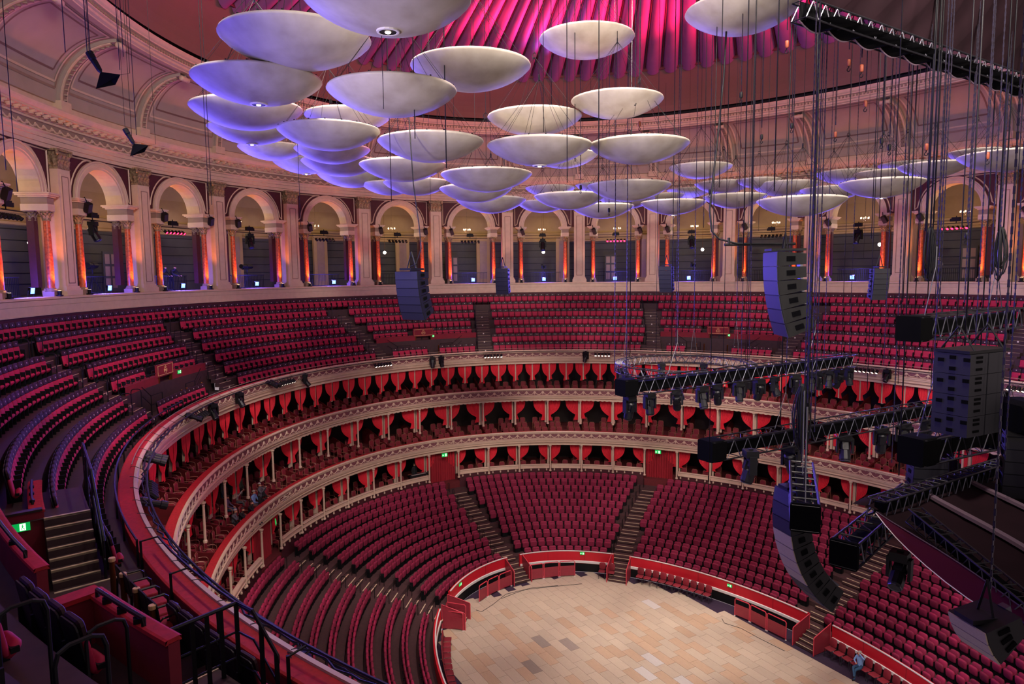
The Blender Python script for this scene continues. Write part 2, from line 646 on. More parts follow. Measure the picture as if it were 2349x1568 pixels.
mb = MB()
mb.grid([[E(*cove(u)[:1], t, cove(u)[1]) if False else E(cove(u)[0], t, cove(u)[1]) for u in lrange(0, 1, NCV)] for t in gts])
wc = obj('wall_cove', mb, 'cove_cream', kind='structure', smooth=True, label='cream coved zone between arcade and dome')
mb = MB()
mb.sweep(RD, [(0.5, 12.50), (0.15, 12.50), (0.15, 12.56), (0.02, 12.62), (0.02, 12.74), (-0.08, 12.78), (-0.08, 12.84), (0.0, 12.86), (0.0, 13.02), (-0.16, 13.05), (-0.16, 13.12), (-0.24, 13.20), (-0.30, 13.34), (-0.30, 13.40), (0.4, 13.40)], gts)
dc = obj('trim_3', mb, 'cream', kind='structure', label='cream dentilled cornice below the dome')
b = MB()
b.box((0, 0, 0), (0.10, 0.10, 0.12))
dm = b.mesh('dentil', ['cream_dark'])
lst = [t for t in spaced(RD, rad(-104), rad(100), 0.24) if seen(E(RD, t, 12.9), 20)]
lst.sort(key=lambda t: px(E(RD, t, 12.9))[2])
rest = MB()
for n, t in enumerate(lst):
    if n < 260:
        put('dentil', dm, frame(RD, t, 12.94, -0.02), dc)
    else:
        M = np.array(frame(RD, t, 12.94, -0.02))
        rest.box(M[:3, 3], (0.10, 0.10, 0.12), R=M[:3, :3])
if rest.f:
    obj('far_dentils', rest, 'cream_dark', parent=dc, kind='stuff')

# ---- dome: dark gap, smooth band, rim and flutes
mb = MB()
mb.sweep(RD, [(0.4, 13.40), (0.4, 13.75), (0.0, 13.75)], gts, 0)
band = [(-1.75 * (1 - cos(u * pi / 2)) if False else -1.75 * (u ** 1.3), 13.75 + 2.85 * u ** 0.9) for u in lrange(0, 1, 9)]
mb.sweep(RD, band, gts, 1)
mb.sweep(RF, [(0.0, 16.60), (-0.25, 16.55), (-0.25, 16.75), (-0.1, 16.8), (-0.1, 17.1)], gts, 2)
ceiling = obj('ceiling', mb, ['black', 'dome_band', 'rim_red'], kind='structure', smooth=False, label='domed ceiling with smooth band and fluted fabric crown')
nf = 120
half = pi / nf


def flute_pt(t, u, w):
    # u 0 rim to 1 crown; w -1..1 across the flute
    k = 1 - 0.86 * u
    z = 16.95 + 6.0 * sin(u * pi / 2) - 0.0
    R = (RF[0] * k, RF[1] * k)
    hang = 0.68 * k * (1 - w * w) ** 0.5
    return E(R, t + w * half * 0.93, z - hang)


sflute = [2 * pi * i / nf for i in range(nf)]
for t0 in sflute:
    tt = (t0 + pi) % (2 * pi) - pi
    if not (seen(flute_pt(tt, 0.05, 0), 250) or seen(flute_pt(tt, 0.4, 0), 250) or seen(flute_pt(tt, 0.8, 0), 250)):
        continue
    b = MB()
    b.grid([[flute_pt(tt, u, w) for w in (-1, -0.9, -0.65, -0.33, 0, 0.33, 0.65, 0.9, 1)] for u in lrange(0, 1, 13)])
    obj('flute', b, 'flute', parent=ceiling, smooth=True)
    b = MB()
    b.tube([flute_pt(tt + half, u, 0) + np.array([0, 0, 0.38 * (1 - 0.86 * u)]) for u in lrange(0, 1, 13)], 0.05, 4)
    obj('dome_rib', b, 'rim_red', parent=ceiling)
mb = MB()
mb.grid([[E((RF[0] * (1 - 0.86 * u), RF[1] * (1 - 0.86 * u)), t, 17.1 + 6.0 * sin(u * pi / 2)) for u in lrange(0, 1, 9)] for t in rng_deg(-112, 112, 3)])
obj('dome_backing', mb, 'rim_red', parent=ceiling)
# pink floods for the flutes, added unseen in mid-air inside the rim
for tdeg in range(-104, 105, 13):
    t = rad(tdeg)
    p = E((RF[0] * 0.80, RF[1] * 0.80), t - rad(14), 15.6)
    q = E((RF[0] * 0.70, RF[1] * 0.70), t + rad(8), 20.2)
    lamp('dome_flood', 'SPOT', p, 6000, (1.0, 0.03, 0.13), q, 95, 0.8, 0.2)
for tdeg in (-70, -25, 20, 65):  # unseen violet spots added for a purple ambience on the flutes
    t = rad(tdeg)
    p = E(RF, t, 15.9, -3.0)
    lamp('violet_fill', 'SPOT', p, 900, (0.36, 0.16, 1.0), E((RF[0] * 0.5, RF[1] * 0.5), t + 0.3, 20), 130, 0.8, 0.4)
# ================================================================== balcony fronts
def balcony(name, R, ztop, lip, fr, bot, t0, t1, label, capw):
    ts_ = rng_deg(t0, t1, 1.2)
    th = thing(name, label, 'balcony front')
    b = MB()
    b.sweep(R, [(capw, ztop - 0.12), (capw, ztop - 0.06), (capw - 0.04, ztop - 0.04), (0.04, ztop - 0.03), (0.0, ztop - 0.04)], ts_)
    obj('velvet_cap', b, 'velvet_cap', parent=th, label='red velvet cushion rail')
    b = MB()
    b.sweep(R, [(0.03, ztop - 0.05), (0.02, ztop + 0.01), (-0.07, ztop + 0.01), (-0.10, ztop - 0.06), (-0.05, ztop - 0.10), (-0.05, ztop - lip), (0.0, ztop - lip)], ts_, 0)
    b.sweep(R, [(0.0, ztop - lip), (0.0, ztop - fr)], ts_, 1)
    h = bot - fr
    b.sweep(R, [(0.0, ztop - fr), (-0.07, ztop - fr), (-0.07, ztop - fr - 0.06), (-0.03, ztop - fr - 0.08), (-0.03, ztop - fr - h * 0.28), (0.0, ztop - fr - h * 0.3),
                (0.04, ztop - fr - h * 0.5), (0.01, ztop - fr - h * 0.52), (0.01, ztop - fr - h * 0.6), (0.12, ztop - fr - h * 0.78), (0.10, ztop - fr - h * 0.8), (0.10, ztop - bot), (0.55, ztop - bot)], ts_, 0)
    obj('front_board', b, ['cream', 'frieze'], parent=th)
    b = MB()
    b.sweep(R, [(capw, ztop - 0.1), (capw, ztop - 0.9)], ts_)
    obj('inner_face', b, 'cloth_wall', parent=th)
    b = MB()
    b.sweep(R, [(0.5, ztop - bot + 0.02), (3.9, ztop - bot + 0.02)], ts_)
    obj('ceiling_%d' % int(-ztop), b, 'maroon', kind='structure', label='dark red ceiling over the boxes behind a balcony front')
    # scalloped edging under the front
    b = MB()
    tv = spaced(R, rad(max(t0, -104)), rad(min(t1, 98)), 0.09)
    b.grid([[E(R, t, ztop - bot + 0.03, 0.09), E(R, t, ztop - bot - 0.02 - 0.045 * abs(sin(i * pi / 4)), 0.09)] for i, t in enumerate(tv)])
    if ztop < -6 and ztop > -10:
        obj('scalloped_edging', b, 'cream', parent=th)
    # swags and roundels on the frieze
    hh = fr - lip
    b = MB()
    b.lathe([(0.001, 0.035), (hh * 0.10, 0.03), (hh * 0.13, 0.015), (hh * 0.22, 0.03), (hh * 0.25, 0.0)], 10, M=((1, 0, 0), (0, 0, 1), (0, -1, 0)), c=(0, 0, 0.02))
    L = 0.66
    pts = [(L * (i / 10 - 0.5) + L / 2, 0.012, hh * (0.30 - 0.62 * (1 - (2 * i / 10 - 1) ** 2))) for i in range(11)]
    b.tube(pts, [0.014 + 0.016 * sin(pi * i / 10) for i in range(11)], 4)
    b.tube([(0, 0.012, -hh * 0.22), (0, 0.012, -hh * 0.46)], 0.015, 4)
    b.tube([(L / 2, 0.012, hh * 0.3), (L / 2 - 0.06, 0.012, hh * 0.42)], 0.012, 4)
    me = b.mesh('swag_ornament', ['cream'])
    for t in spaced(R, rad(t0), rad(t1), L, phase=0.0):
        if seen(E(R, t, ztop - 0.4), 20):
            put('swag_ornament', me, frame(R, t, ztop - (lip + fr) / 2, 0.0), th)
    # bead strip
    b = MB()
    b.sweep(R, [(-0.015, ztop - lip - 0.02), (-0.03, ztop - lip - 0.035), (-0.015, ztop - lip - 0.05)], ts_)
    b.sweep(R, [(-0.015, ztop - fr + 0.05), (-0.03, ztop - fr + 0.035), (-0.015, ztop - fr + 0.02)], ts_)
    obj('bead_strip', b, 'cream', parent=th)
    return th


bf_c = balcony('balcony_front', RC, -5.29, 0.20, 0.56, 1.14, -112, 122, 'topmost balcony front, the one below the raked circle seats, hung with stage lamps', 0.44)
bf_2 = balcony('balcony_front', R2, -8.42, 0.12, 0.57, 0.98, -112, 100, 'middle balcony front, cream swags on maroon, between the two curtained box tiers', 0.42)
bf_1 = balcony('balcony_front', R1, -11.72, 0.16, 0.58, 1.15, -112, 100, 'lowest balcony front, resting on slim columns above the stalls', 0.42)
# diamond cartouches on the lowest front
for tdeg in (0.0, -46.5, -90.0, 43.0):
    b = MB()
    y = 0.03
    b.tube([(-0.75, y, 0.13), (0.75, y, 0.13), (0.75, y, -0.13), (-0.75, y, -0.13)], 0.018, 4, closed=True)
    b.tube([(-0.16, y + 0.02, 0), (0, y + 0.02, 0.16), (0.16, y + 0.02, 0), (0, y + 0.02, -0.16)], 0.022, 4, closed=True)
    b.lathe([(0.001, 0.05), (0.05, 0.04), (0.07, 0.0)], 8, M=((1, 0, 0), (0, 0, 1), (0, -1, 0)), c=(0, 0.02, 0))
    for s_ in (-1, 1):
        b.tube([(s_ * 0.25, y, 0), (s_ * 0.62, y, 0)], [0.03, 0.012], 4)
    obj('cartouche', b, 'cream', M=frame(R1, rad(tdeg), -11.72 - 0.37, -0.01), parent=bf_1)

# ---- tier interiors: floor, back wall
TG = rng_deg(-112, 100, 1.5)
# grand tier (behind R1 front)
mb = MB()
mb.sweep(R1, [(0.42, -12.60), (1.35, -12.60), (1.35, -12.35), (2.2, -12.35), (2.2, -12.1), (5.2, -12.1)], TG)
obj('floor_grand_tier', mb, 'box_floor', kind='structure', label='red carpeted floor of the grand tier boxes')
mb = MB()
mb.sweep(R1, [(5.2, -12.1), (5.2, -9.3)], TG)
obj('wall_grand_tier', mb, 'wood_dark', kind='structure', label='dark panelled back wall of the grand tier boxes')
# second tier (behind R2 front)
mb = MB()
mb.sweep(R2, [(0.42, -9.3), (1.2, -9.3), (1.2, -9.05), (4.0, -9.05)], TG)
obj('floor_second_tier', mb, 'box_floor', kind='structure', label='red carpeted floor of the second tier boxes')
mb = MB()
mb.sweep(R2, [(4.0, -9.05), (4.0, -6.35)], TG)
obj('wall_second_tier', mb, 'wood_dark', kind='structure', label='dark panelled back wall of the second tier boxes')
# loggia (behind the stalls)
mb = MB()
mb.sweep(R1, [(0.05, -15.95), (0.05, -15.25), (1.0, -15.25), (1.0, -15.0), (4.2, -15.0)], TG)
obj('floor_loggia', mb, 'box_floor', kind='structure', label='carpeted floor of the loggia boxes behind the stalls')
mb = MB()
mb.sweep(R1, [(4.2, -15.0), (4.2, -12.8)], TG)
obj('wall_loggia', mb, 'wood_dark', kind='structure', label='dark panelled back wall of the loggia boxes')
# loggia parapet: one length per box between columns, with pendants
LCOL = [t for t in spaced(R1, rad(-100), rad(78), 2.505, phase=t2s(R1, rad(-24.3)))]
GSKIP = [0.0, -46.7, 48.0]           # curtained entrances from the stalls aisles
for i in range(len(LCOL) - 1):
    t0, t1 = LCOL[i], LCOL[i + 1]
    tm = deg((t0 + t1) / 2)
    if any(abs(tm - g) < 2.6 for g in GSKIP) or not seen(E(R1, (t0 + t1) / 2, -14.6), 80):
        continue
    tsl = lrange(t0 + 0.004, t1 - 0.004, 5)
    th = thing('loggia_parapet', 'white scrolled parapet with hanging pendants closing a loggia box', 'parapet', group='parapets of the loggia boxes')
    b = MB()
    b.sweep(R1, [(0.16, -14.45), (0.16, -14.42), (-0.06, -14.40), (-0.08, -14.45), (-0.03, -14.50), (-0.03, -14.66), (-0.06, -14.68), (-0.06, -14.74), (0.02, -14.78)], tsl)
    obj('moulding', b, 'cream', parent=th)
    b = MB()
    b.sweep(R1, [(0.03, -14.78), (0.03, -15.9)], tsl)
    b.sweep(R1, [(0.16, -14.45), (0.16, -15.25)], tsl)
    obj('panel', b, 'maroon', parent=th)
    b = MB()
    for j in range(4):
        t = t0 + (t1 - t0) * (j + 0.5) / 4
        c_ = E(R1, t, -14.86, -0.06)
        b.lathe([(0.005, -0.09), (0.05, -0.07), (0.07, 0.0), (0.04, 0.06), (0.06, 0.1)], 6, c=c_)
    obj('pendant_row', b, 'cream', parent=th, kind='stuff')
# slim loggia columns
b = MB()
b.lathe([(0.10, 0.0), (0.10, 0.08), (0.065, 0.12), (0.058, 1.9), (0.075, 1.93), (0.06, 1.97), (0.11, 2.05), (0.12, 2.12)], 10)
lcm = b.mesh('shaft', ['cream'])
for t in LCOL:
    if seen(E(R1, t, -14), 40):
        put('loggia_column', lcm, frame(R1, t, -14.98, -0.02), label='slim cream iron column rising from the loggia parapet to the lowest balcony', cat='column', group='loggia columns')
# grand tier columns follow the box walls
GK = np.array([-63.4, -57.3, -50.9, -44.4, -37.9, -31.3, -24.45, -17.4, -10.2, -2.8, 4.7, 12.3, 19.95, 27.7, 35.2, 42.6, 50.1, 57.1, 64.7, 71.5])
GT = [rad(x) for x in [-99, -93, -87, -81, -75, -69.3]] + [rad(x) for x in GK]
b = MB()
b.lathe([(0.10, 0.0), (0.10, 0.1), (0.065, 0.14), (0.058, 1.72), (0.075, 1.75), (0.06, 1.79), (0.12, 1.88), (0.12, 1.94)], 10)
gcm = b.mesh('shaft', ['cream'])
for t in GT:
    if seen(E(R2, t, -10), 40):
        put('tier_column', gcm, frame(R2, t, -11.34, 0.02), label='slim cream column between grand tier boxes under the middle balcony', cat='column', group='grand tier columns')


# ---- partitions, posts and curtains
def partition(depth, h0, h1, ang=0.0):
    """low wall between boxes: x across, +y to the hall, top sweeps up to the back"""
    b = MB()
    n = 9
    top, bot = [], []
    for i in range(n):
        u = i / (n - 1)
        s_ = u * u * (3 - 2 * u)
        top.append((-depth * u, h0 + (h1 - h0) * s_))
    V, Fc = [], []
    for x in (-0.035, 0.035):
        for y, z in top:
            V.append((x, y, z))
        for y, z in top:
            V.append((x, y, 0.0))
    for i in range(n - 1):
        Fc.append((i, i + 1, n + i + 1, n + i))
        o = 2 * n
        Fc.append((o + i + 1, o + i, o + n + i, o + n + i + 1))
        Fc.append((i + 1, i, 2 * n + i, 2 * n + i + 1))
    Fc.append((0, n, 3 * n, 2 * n))
    b.add(V, Fc, 0)
    b.tube([(0, y, z + 0.02) for y, z in top], 0.045, 5, 1)
    return b


def curtain(w, h, tie, folds=6, seed=0, rightside=False):
    """hanging drape tied back to one side; spans x 0..w at the top, gathered near x=0.1 at the tie height"""
    rn = random.Random(seed)
    b = MB()
    nx, nz = folds * 4 + 1, 12
    P = []
    for j in range(nz):
        v = j / (nz - 1)
        z = -h * v
        if v < tie:
            k = v / tie
            span = w * (1 - 0.80 * k ** 2.8)
        else:
            k = (v - tie) / (1 - tie)
            span = w * (0.20 + 0.16 * k)
        row = []
        for i in range(nx):
            u = i / (nx - 1)
            ph = u * folds * 2 * pi
            amp = 0.035 * (0.5 + span / w * 0.5)
            sag = 0.05 * sin(pi * u) * (1 - v)
            row.append((u * span, amp * sin(ph + 0.4 * sin(v * 4 + seed)) + 0.02, z - (0.16 * u * (1 - abs(2 * v - tie)) * 0.5 if v < tie else 0) * (v > 0)))
        P.append(row)
    if rightside:
        P = [[(-x, y, z) for x, y, z in r] for r in P]
    b.grid(P)
    return b


def shared(fn, mats, name, smooth=True):
    return fn.mesh(name, mats, smooth)


# second tier: one post with a pair of drapes at every box wall (two boxes per grand tier box)
ST = []
for i in range(len(GT) - 1):
    ST += [GT[i], (GT[i] + GT[i + 1]) / 2]
ST.append(GT[-1])
cur2 = {s_: [shared(curtain(0.56, 1.45, 0.74, 5, q), ['curtain'], 'drape') for q in range(3)] if s_ == 0 else [shared(curtain(0.56, 1.45, 0.74, 5, q + 5, True), ['curtain'], 'drape') for q in range(3)] for s_ in (0, 1)}
cur1 = {0: [shared(curtain(1.0, 1.75, 0.74, 7, q + 9), ['curtain'], 'drape') for q in range(3)], 1: [shared(curtain(1.0, 1.75, 0.74, 7, q + 19, True), ['curtain'], 'drape') for q in range(3)]}
curL = {0: [shared(curtain(0.84, 1.45, 0.9, 7, q + 29), ['curtain'], 'drape') for q in range(3)], 1: [shared(curtain(0.84, 1.45, 0.9, 7, q + 39, True), ['curtain'], 'drape') for q in range(3)]}
b = MB()
b.box((0, 0, -0.72), (0.13, 0.12, 1.44))
b.box((0, 0, -0.08), (0.24, 0.18, 0.16))
postm = b.mesh('post', ['cream'])
b = MB()
b.box((-0.13, 0, -1.0), (0.11, 0.10, 2.0))
b.box((0.07, 0, -1.0), (0.16, 0.10, 2.0))
b.box((0, 0, -0.07), (0.46, 0.16, 0.14))
post2m = b.mesh('post', ['cream'])
p2m = partition(2.7, 0.72, 1.5).mesh('wall_body', ['partition', 'partition'])
p1m = partition(4.0, 0.74, 1.75).mesh('wall_body', ['partition', 'partition'])
SKIP = [0.0, -46.7]
for n, t in enumerate(ST):
    if not seen(E(RC, t, -7), 60):
        continue
    put('box_partition', p2m, frame(R2, t, -9.3, 0.40), label='low curved dark red wall between two second tier boxes', cat='partition', group='second tier box walls')
    M = frame(RC, t, -6.40, 0.45)
    put('curtain_post', postm, M, label='cream post between second tier boxes behind gathered drapes', cat='post', group='second tier posts')
    for s_ in (0, 1):
        put('curtain', cur2[s_][(n + s_) % 3], M @ Tr(0.05 if s_ == 0 else -0.05, 0.10, -0.02) @ Matrix.Diagonal((random.uniform(0.85, 1.1), 1, random.uniform(0.92, 1.05), 1)),
            label='short red drape gathered to a post in the second tier below the lamp-hung balcony', cat='curtain', group='second tier curtains')
for n, t in enumerate(GT):
    if not seen(E(R2, t, -10), 60):
        continue
    put('box_partition', p1m, frame(R1, t, -12.6, 0.40), label='long dark red wall between two grand tier boxes', cat='partition', group='grand tier box walls')
    M = frame(R2, t, -9.38, 0.85)
    put('curtain_post', post2m, M, label='double cream post between grand tier boxes with drapes either side', cat='post', group='grand tier posts')
    for s_ in (0, 1):
        put('curtain', cur1[s_][(n + s_) % 3], M @ Tr(0.12 if s_ == 0 else -0.12, 0.10, -0.02) @ Matrix.Diagonal((random.uniform(0.85, 1.08), 1, random.uniform(0.92, 1.05), 1)),
            label='wide red drape tied to a double post in the grand tier', cat='curtain', group='grand tier curtains')
for n, t in enumerate(LCOL):
    if not seen(E(R1, t, -14), 60):
        continue
    M = frame(R1, t, -12.85, 0.75)
    put('curtain_post', post2m, M, label='double cream post at the back of a loggia box wall', cat='post', group='loggia posts')
    for s_ in (0, 1):
        put('curtain', curL[s_][(n + s_) % 3], M @ Tr(0.12 if s_ == 0 else -0.12, 0.10, -0.02) @ Matrix.Diagonal((random.uniform(0.85, 1.05), 1, random.uniform(0.9, 1.0), 1)),
            label='red drape sweeping down behind a loggia column', cat='curtain', group='loggia curtains')
# full-length curtains at the stalls entrances under the lowest front
for tdeg in GSKIP:
    b = MB()
    nx = 61
    P = [[((i / (nx - 1) - 0.5) * 2.1, 0.09 * sin(i / (nx - 1) * 11 * 2 * pi) + 0.01 * sin(i), z) for i in range(nx)] for z in (0.0, -0.8, -1.6, -2.6, -2.75)]
    b.grid(P)
    obj('entrance_curtain', b, 'curtain_dark', M=frame(R1, rad(tdeg), -12.9, 0.6), label={0.0: 'full-length red curtain at the stalls entrance below a green exit sign beside the keyboard player', -46.7: 'full-length red curtain at the head of the stepped aisle under an exit sign', 48.0: 'full-length red curtain hanging near the green sign above the curving left stalls'}[tdeg], cat='curtain', smooth=True)
# ================================================================== gallery arcade
RP = (RL[0] + 0.35, RL[1] + 0.35)
PIL = [s2t(RP, 29.342 - 6.476 * k) for k in range(-2, 15)]      # pilaster angles, from the one beyond the left edge


def leaf(b, x, y, z, w, h, out, ang, mi=0):
    """curled acanthus tongue standing at angle ang"""
    c_, s_ = cos(ang), sin(ang)
    P = []
    for v, o, k in ((0, 0, 0.7), (0.5, 0.25, 1.0), (0.85, 0.8, 0.8), (1.0, 1.25, 0.45), (0.88, 1.5, 0.15)):
        row = []
        for u in (-1, 0, 1):
            lx, ly, lz = u * w * k * 0.5, out * o + (0.03 if u == 0 else 0), h * v
            row.append((x + lx * c_ - ly * s_, y + lx * s_ + ly * c_, z + lz))
        P.append(row)
    b.grid(P, mi)


def sq_capital(w, d, h, mi=0):
    b = MB()
    b.box((0, 0, h * 0.44), (w, d, h * 0.88), mi, taper=1.06)
    b.box((0, 0, 0.03), (w + 0.06, d + 0.06, 0.06), mi)
    b.box((0, 0, h - 0.06), (w + 0.26, d + 0.26, 0.12), mi)
    for tier, (z, n, hh, o) in enumerate(((0.05, 4, 0.40 * h, 0.08), (0.30 * h, 3, 0.40 * h, 0.11))):
        for i in range(n):
            x = (i - (n - 1) / 2) * w / n
            leaf(b, x, d / 2, z, w / n * 1.05, hh, o, 0, mi)
            if i < 3:
                y = (i - 1) * d / 3
                leaf(b, w / 2, y, z, d / 3, hh, o, -pi / 2, mi)
                leaf(b, -w / 2, y, z, d / 3, hh, o, pi / 2, mi)
    for sx in (-1, 1):
        b.lathe([(0.005, -0.05), (0.10, -0.06), (0.13, 0.0), (0.10, 0.06), (0.005, 0.05)], 8, mi, c=(sx * (w / 2 + 0.03), d / 2 + 0.06, h * 0.80), M=((1, 0, 0), (0, 0, 1), (0, -1, 0)))
    b.lathe([(0.005, 0.05), (0.07, 0.04), (0.09, 0.0)], 8, mi, c=(0, d / 2 + 0.12, h - 0.07), M=((1, 0, 0), (0, 0, 1), (0, -1, 0)))
    return b


def round_capital(r, h, mi=0):
    b = MB()
    b.lathe([(r * 1.15, 0), (r * 1.15, 0.04), (r, 0.06), (r * 1.05, h * 0.5), (r * 1.4, h * 0.86)], 10, mi)
    b.box((0, 0, h - 0.035), (r * 3.2, r * 3.2, 0.07), mi)
    for z, hh, o in ((0.05, 0.42 * h, 0.06), (0.33 * h, 0.42 * h, 0.08)):
        for i in range(8):
            a = 2 * pi * (i + (0.5 if z > 0.1 else 0)) / 8
            leaf(b, r * sin(-a), r * cos(a), z, r * 0.85, hh, o, a, mi)
    for i in range(4):
        a = pi / 4 + i * pi / 2
        b.lathe([(0.005, -0.03), (0.06, -0.03), (0.06, 0.03), (0.005, 0.03)], 6, mi, c=(r * 1.6 * cos(a), r * 1.6 * sin(a), h * 0.82), M=((1, 0, 0), (0, 0, 1), (0, -1, 0)))
    return b


# pilaster
PW = 0.96
b = MB()
b.box((0, -0.25, 3.2), (PW, 1.0, 6.15))
pil_body = b.mesh('shaft', ['cream'])
b = MB()
b.box((0, 0.262, 3.3), (0.62, 0.03, 5.5))
b.box((0, 0.275, 3.3), (0.44, 0.03, 5.2))
pil_panel = b.mesh('raised_panel', ['cream'])
b = MB()
for s_ in (-1, 1):
    b.box((s_ * 0.25, 0.287, 3.3), (0.03, 0.012, 5.26))
for z in (0.68, 5.92):
    b.box((0, 0.287, z), (0.5, 0.012, 0.03))
pil_line = b.mesh('panel_line', ['brown_line'])
b = MB()
b.box((0, -0.22, 0.16), (PW + 0.30, 1.25, 0.26))
b.box((0, -0.22, 0.34), (PW + 0.20, 1.15, 0.10))
b.box((0, -0.22, 0.44), (PW + 0.10, 1.08, 0.10))
pil_base = b.mesh('base', ['cream'])
pil_cap = sq_capital(PW, 0.9, 0.96).mesh('capital', ['gold'])
# column pair pieces
CR = 0.165
b = MB()
b.lathe([(CR * 1.0, 0.42), (CR * 1.06, 1.4), (CR * 0.98, 2.6), (CR * 0.88, 3.66)], 14)
col_shaft = b.mesh('shaft', ['marble'], True)
b = MB()
b.box((0, 0, 0.13), (0.52, 0.52, 0.22))
b.lathe([(0.25, 0.24), (0.27, 0.28), (0.22, 0.33), (0.24, 0.37), (0.19, 0.42)], 12)
col_base = b.mesh('base', ['cream_dark'])
col_cap = round_capital(CR, 0.48).mesh('capital', ['gold'])
b = MB()
b.box((0, 0, 1.95), (0.34, 0.34, 3.4))
pier_m = b.mesh('rear_pier', ['maroon'])
b = MB()
b.box((0, -0.35, 0.16), (0.62, 1.25, 0.32))
b.box((0, -0.35, 0.48), (0.58, 1.2, 0.32), 1)
b.box((0, -0.35, 0.68), (0.72, 1.36, 0.08))
b.box((0, -0.35, 0.75), (0.90, 1.55, 0.07))
b.box((0, -0.35, 0.82), (1.02, 1.66, 0.07))
impost_m = b.mesh('impost_block', ['cream', 'cream_dark'])

# arch wall for one bay
AH, AS = 1.72, 5.0
na = 20


def arch_meshes(half):
    b = MB()
    f0, f1 = -0.02, -0.95
    ths = [pi * i / na for i in range(na + 1)]
    inner = [(AH * cos(a), AS + AH * sin(a)) for a in ths]
    outer = [((AH + 0.42) * cos(a), AS + (AH + 0.42) * sin(a)) for a in ths]
    b.grid([[(x, f0, z), (x, f1, z)] for x, z in inner], 0)
    arc = MB()
    steps = [(0.0, 0.0), (0.0, 0.06), (0.10, 0.06), (0.12, 0.10), (0.24, 0.10), (0.26, 0.07), (0.34, 0.07), (0.36, 0.12), (0.44, 0.12), (0.44, 0.0)]
    arc.grid([[((AH + d) * cos(a), f0 + o, AS + (AH + d) * sin(a)) for d, o in steps] for a in ths], 0)
    # spandrel field
    top = 7.25
    sp = MB()
    for s_ in (0, 1):
        P = []
        for i in range(na // 2 + 1):
            a = pi * i / na if s_ == 0 else pi - pi * i / na
            xo, zo = (AH + 0.42) * cos(a), AS + (AH + 0.42) * sin(a)
            xt = (half if s_ == 0 else -half)
            # outer boundary: go up the side then along the top
            u = i / (na // 2)
            if u < 0.5:
                q = (xt, f0 - 0.03, AS + (top - AS) * u * 2)
            else:
                q = (xt * (1 - (u - 0.5) * 2), f0 - 0.03, top)
            P.append([(xo, f0 - 0.03, zo), q])
        sp.grid(P, 0, flip=(s_ == 1))
    brs = []
    for s_ in (1, -1):
        br = MB()
        brs.append(br)
        x1 = s_ * (half - 0.62)
        z1 = top - 0.14
        pts = [(x1, f0, AS + 0.12), (x1, f0, z1), (s_ * 0.75, f0, z1)]
        for i in range(9):
            a = rad(75 - i * 68 / 8)
            pts.append((s_ * (AH + 0.62) * cos(a) if s_ > 0 else -(AH + 0.62) * cos(a), f0, min(z1 - 0.02, AS + (AH + 0.62) * sin(a))))
        br.tube(pts, 0.045, 4, closed=True)
    bk = MB()
    bk.grid([[(x, f1, z), ((half if x > 0 else -half), f1, top if abs(x) < AH * 0.72 else AS)] for x, z in inner], 0)
    return b, arc, sp, brs, bk


half = 6.476 / 2 - 0.1
am = arch_meshes(half)
A_sof, A_arc, A_sp, A_br = am[0].mesh('soffit', ['cream']), am[1].mesh('archivolt', ['cream'], False), am[2].mesh('spandrel', ['maroon']), [q_.mesh('spandrel_border', ['cream']) for q_ in am[3]]

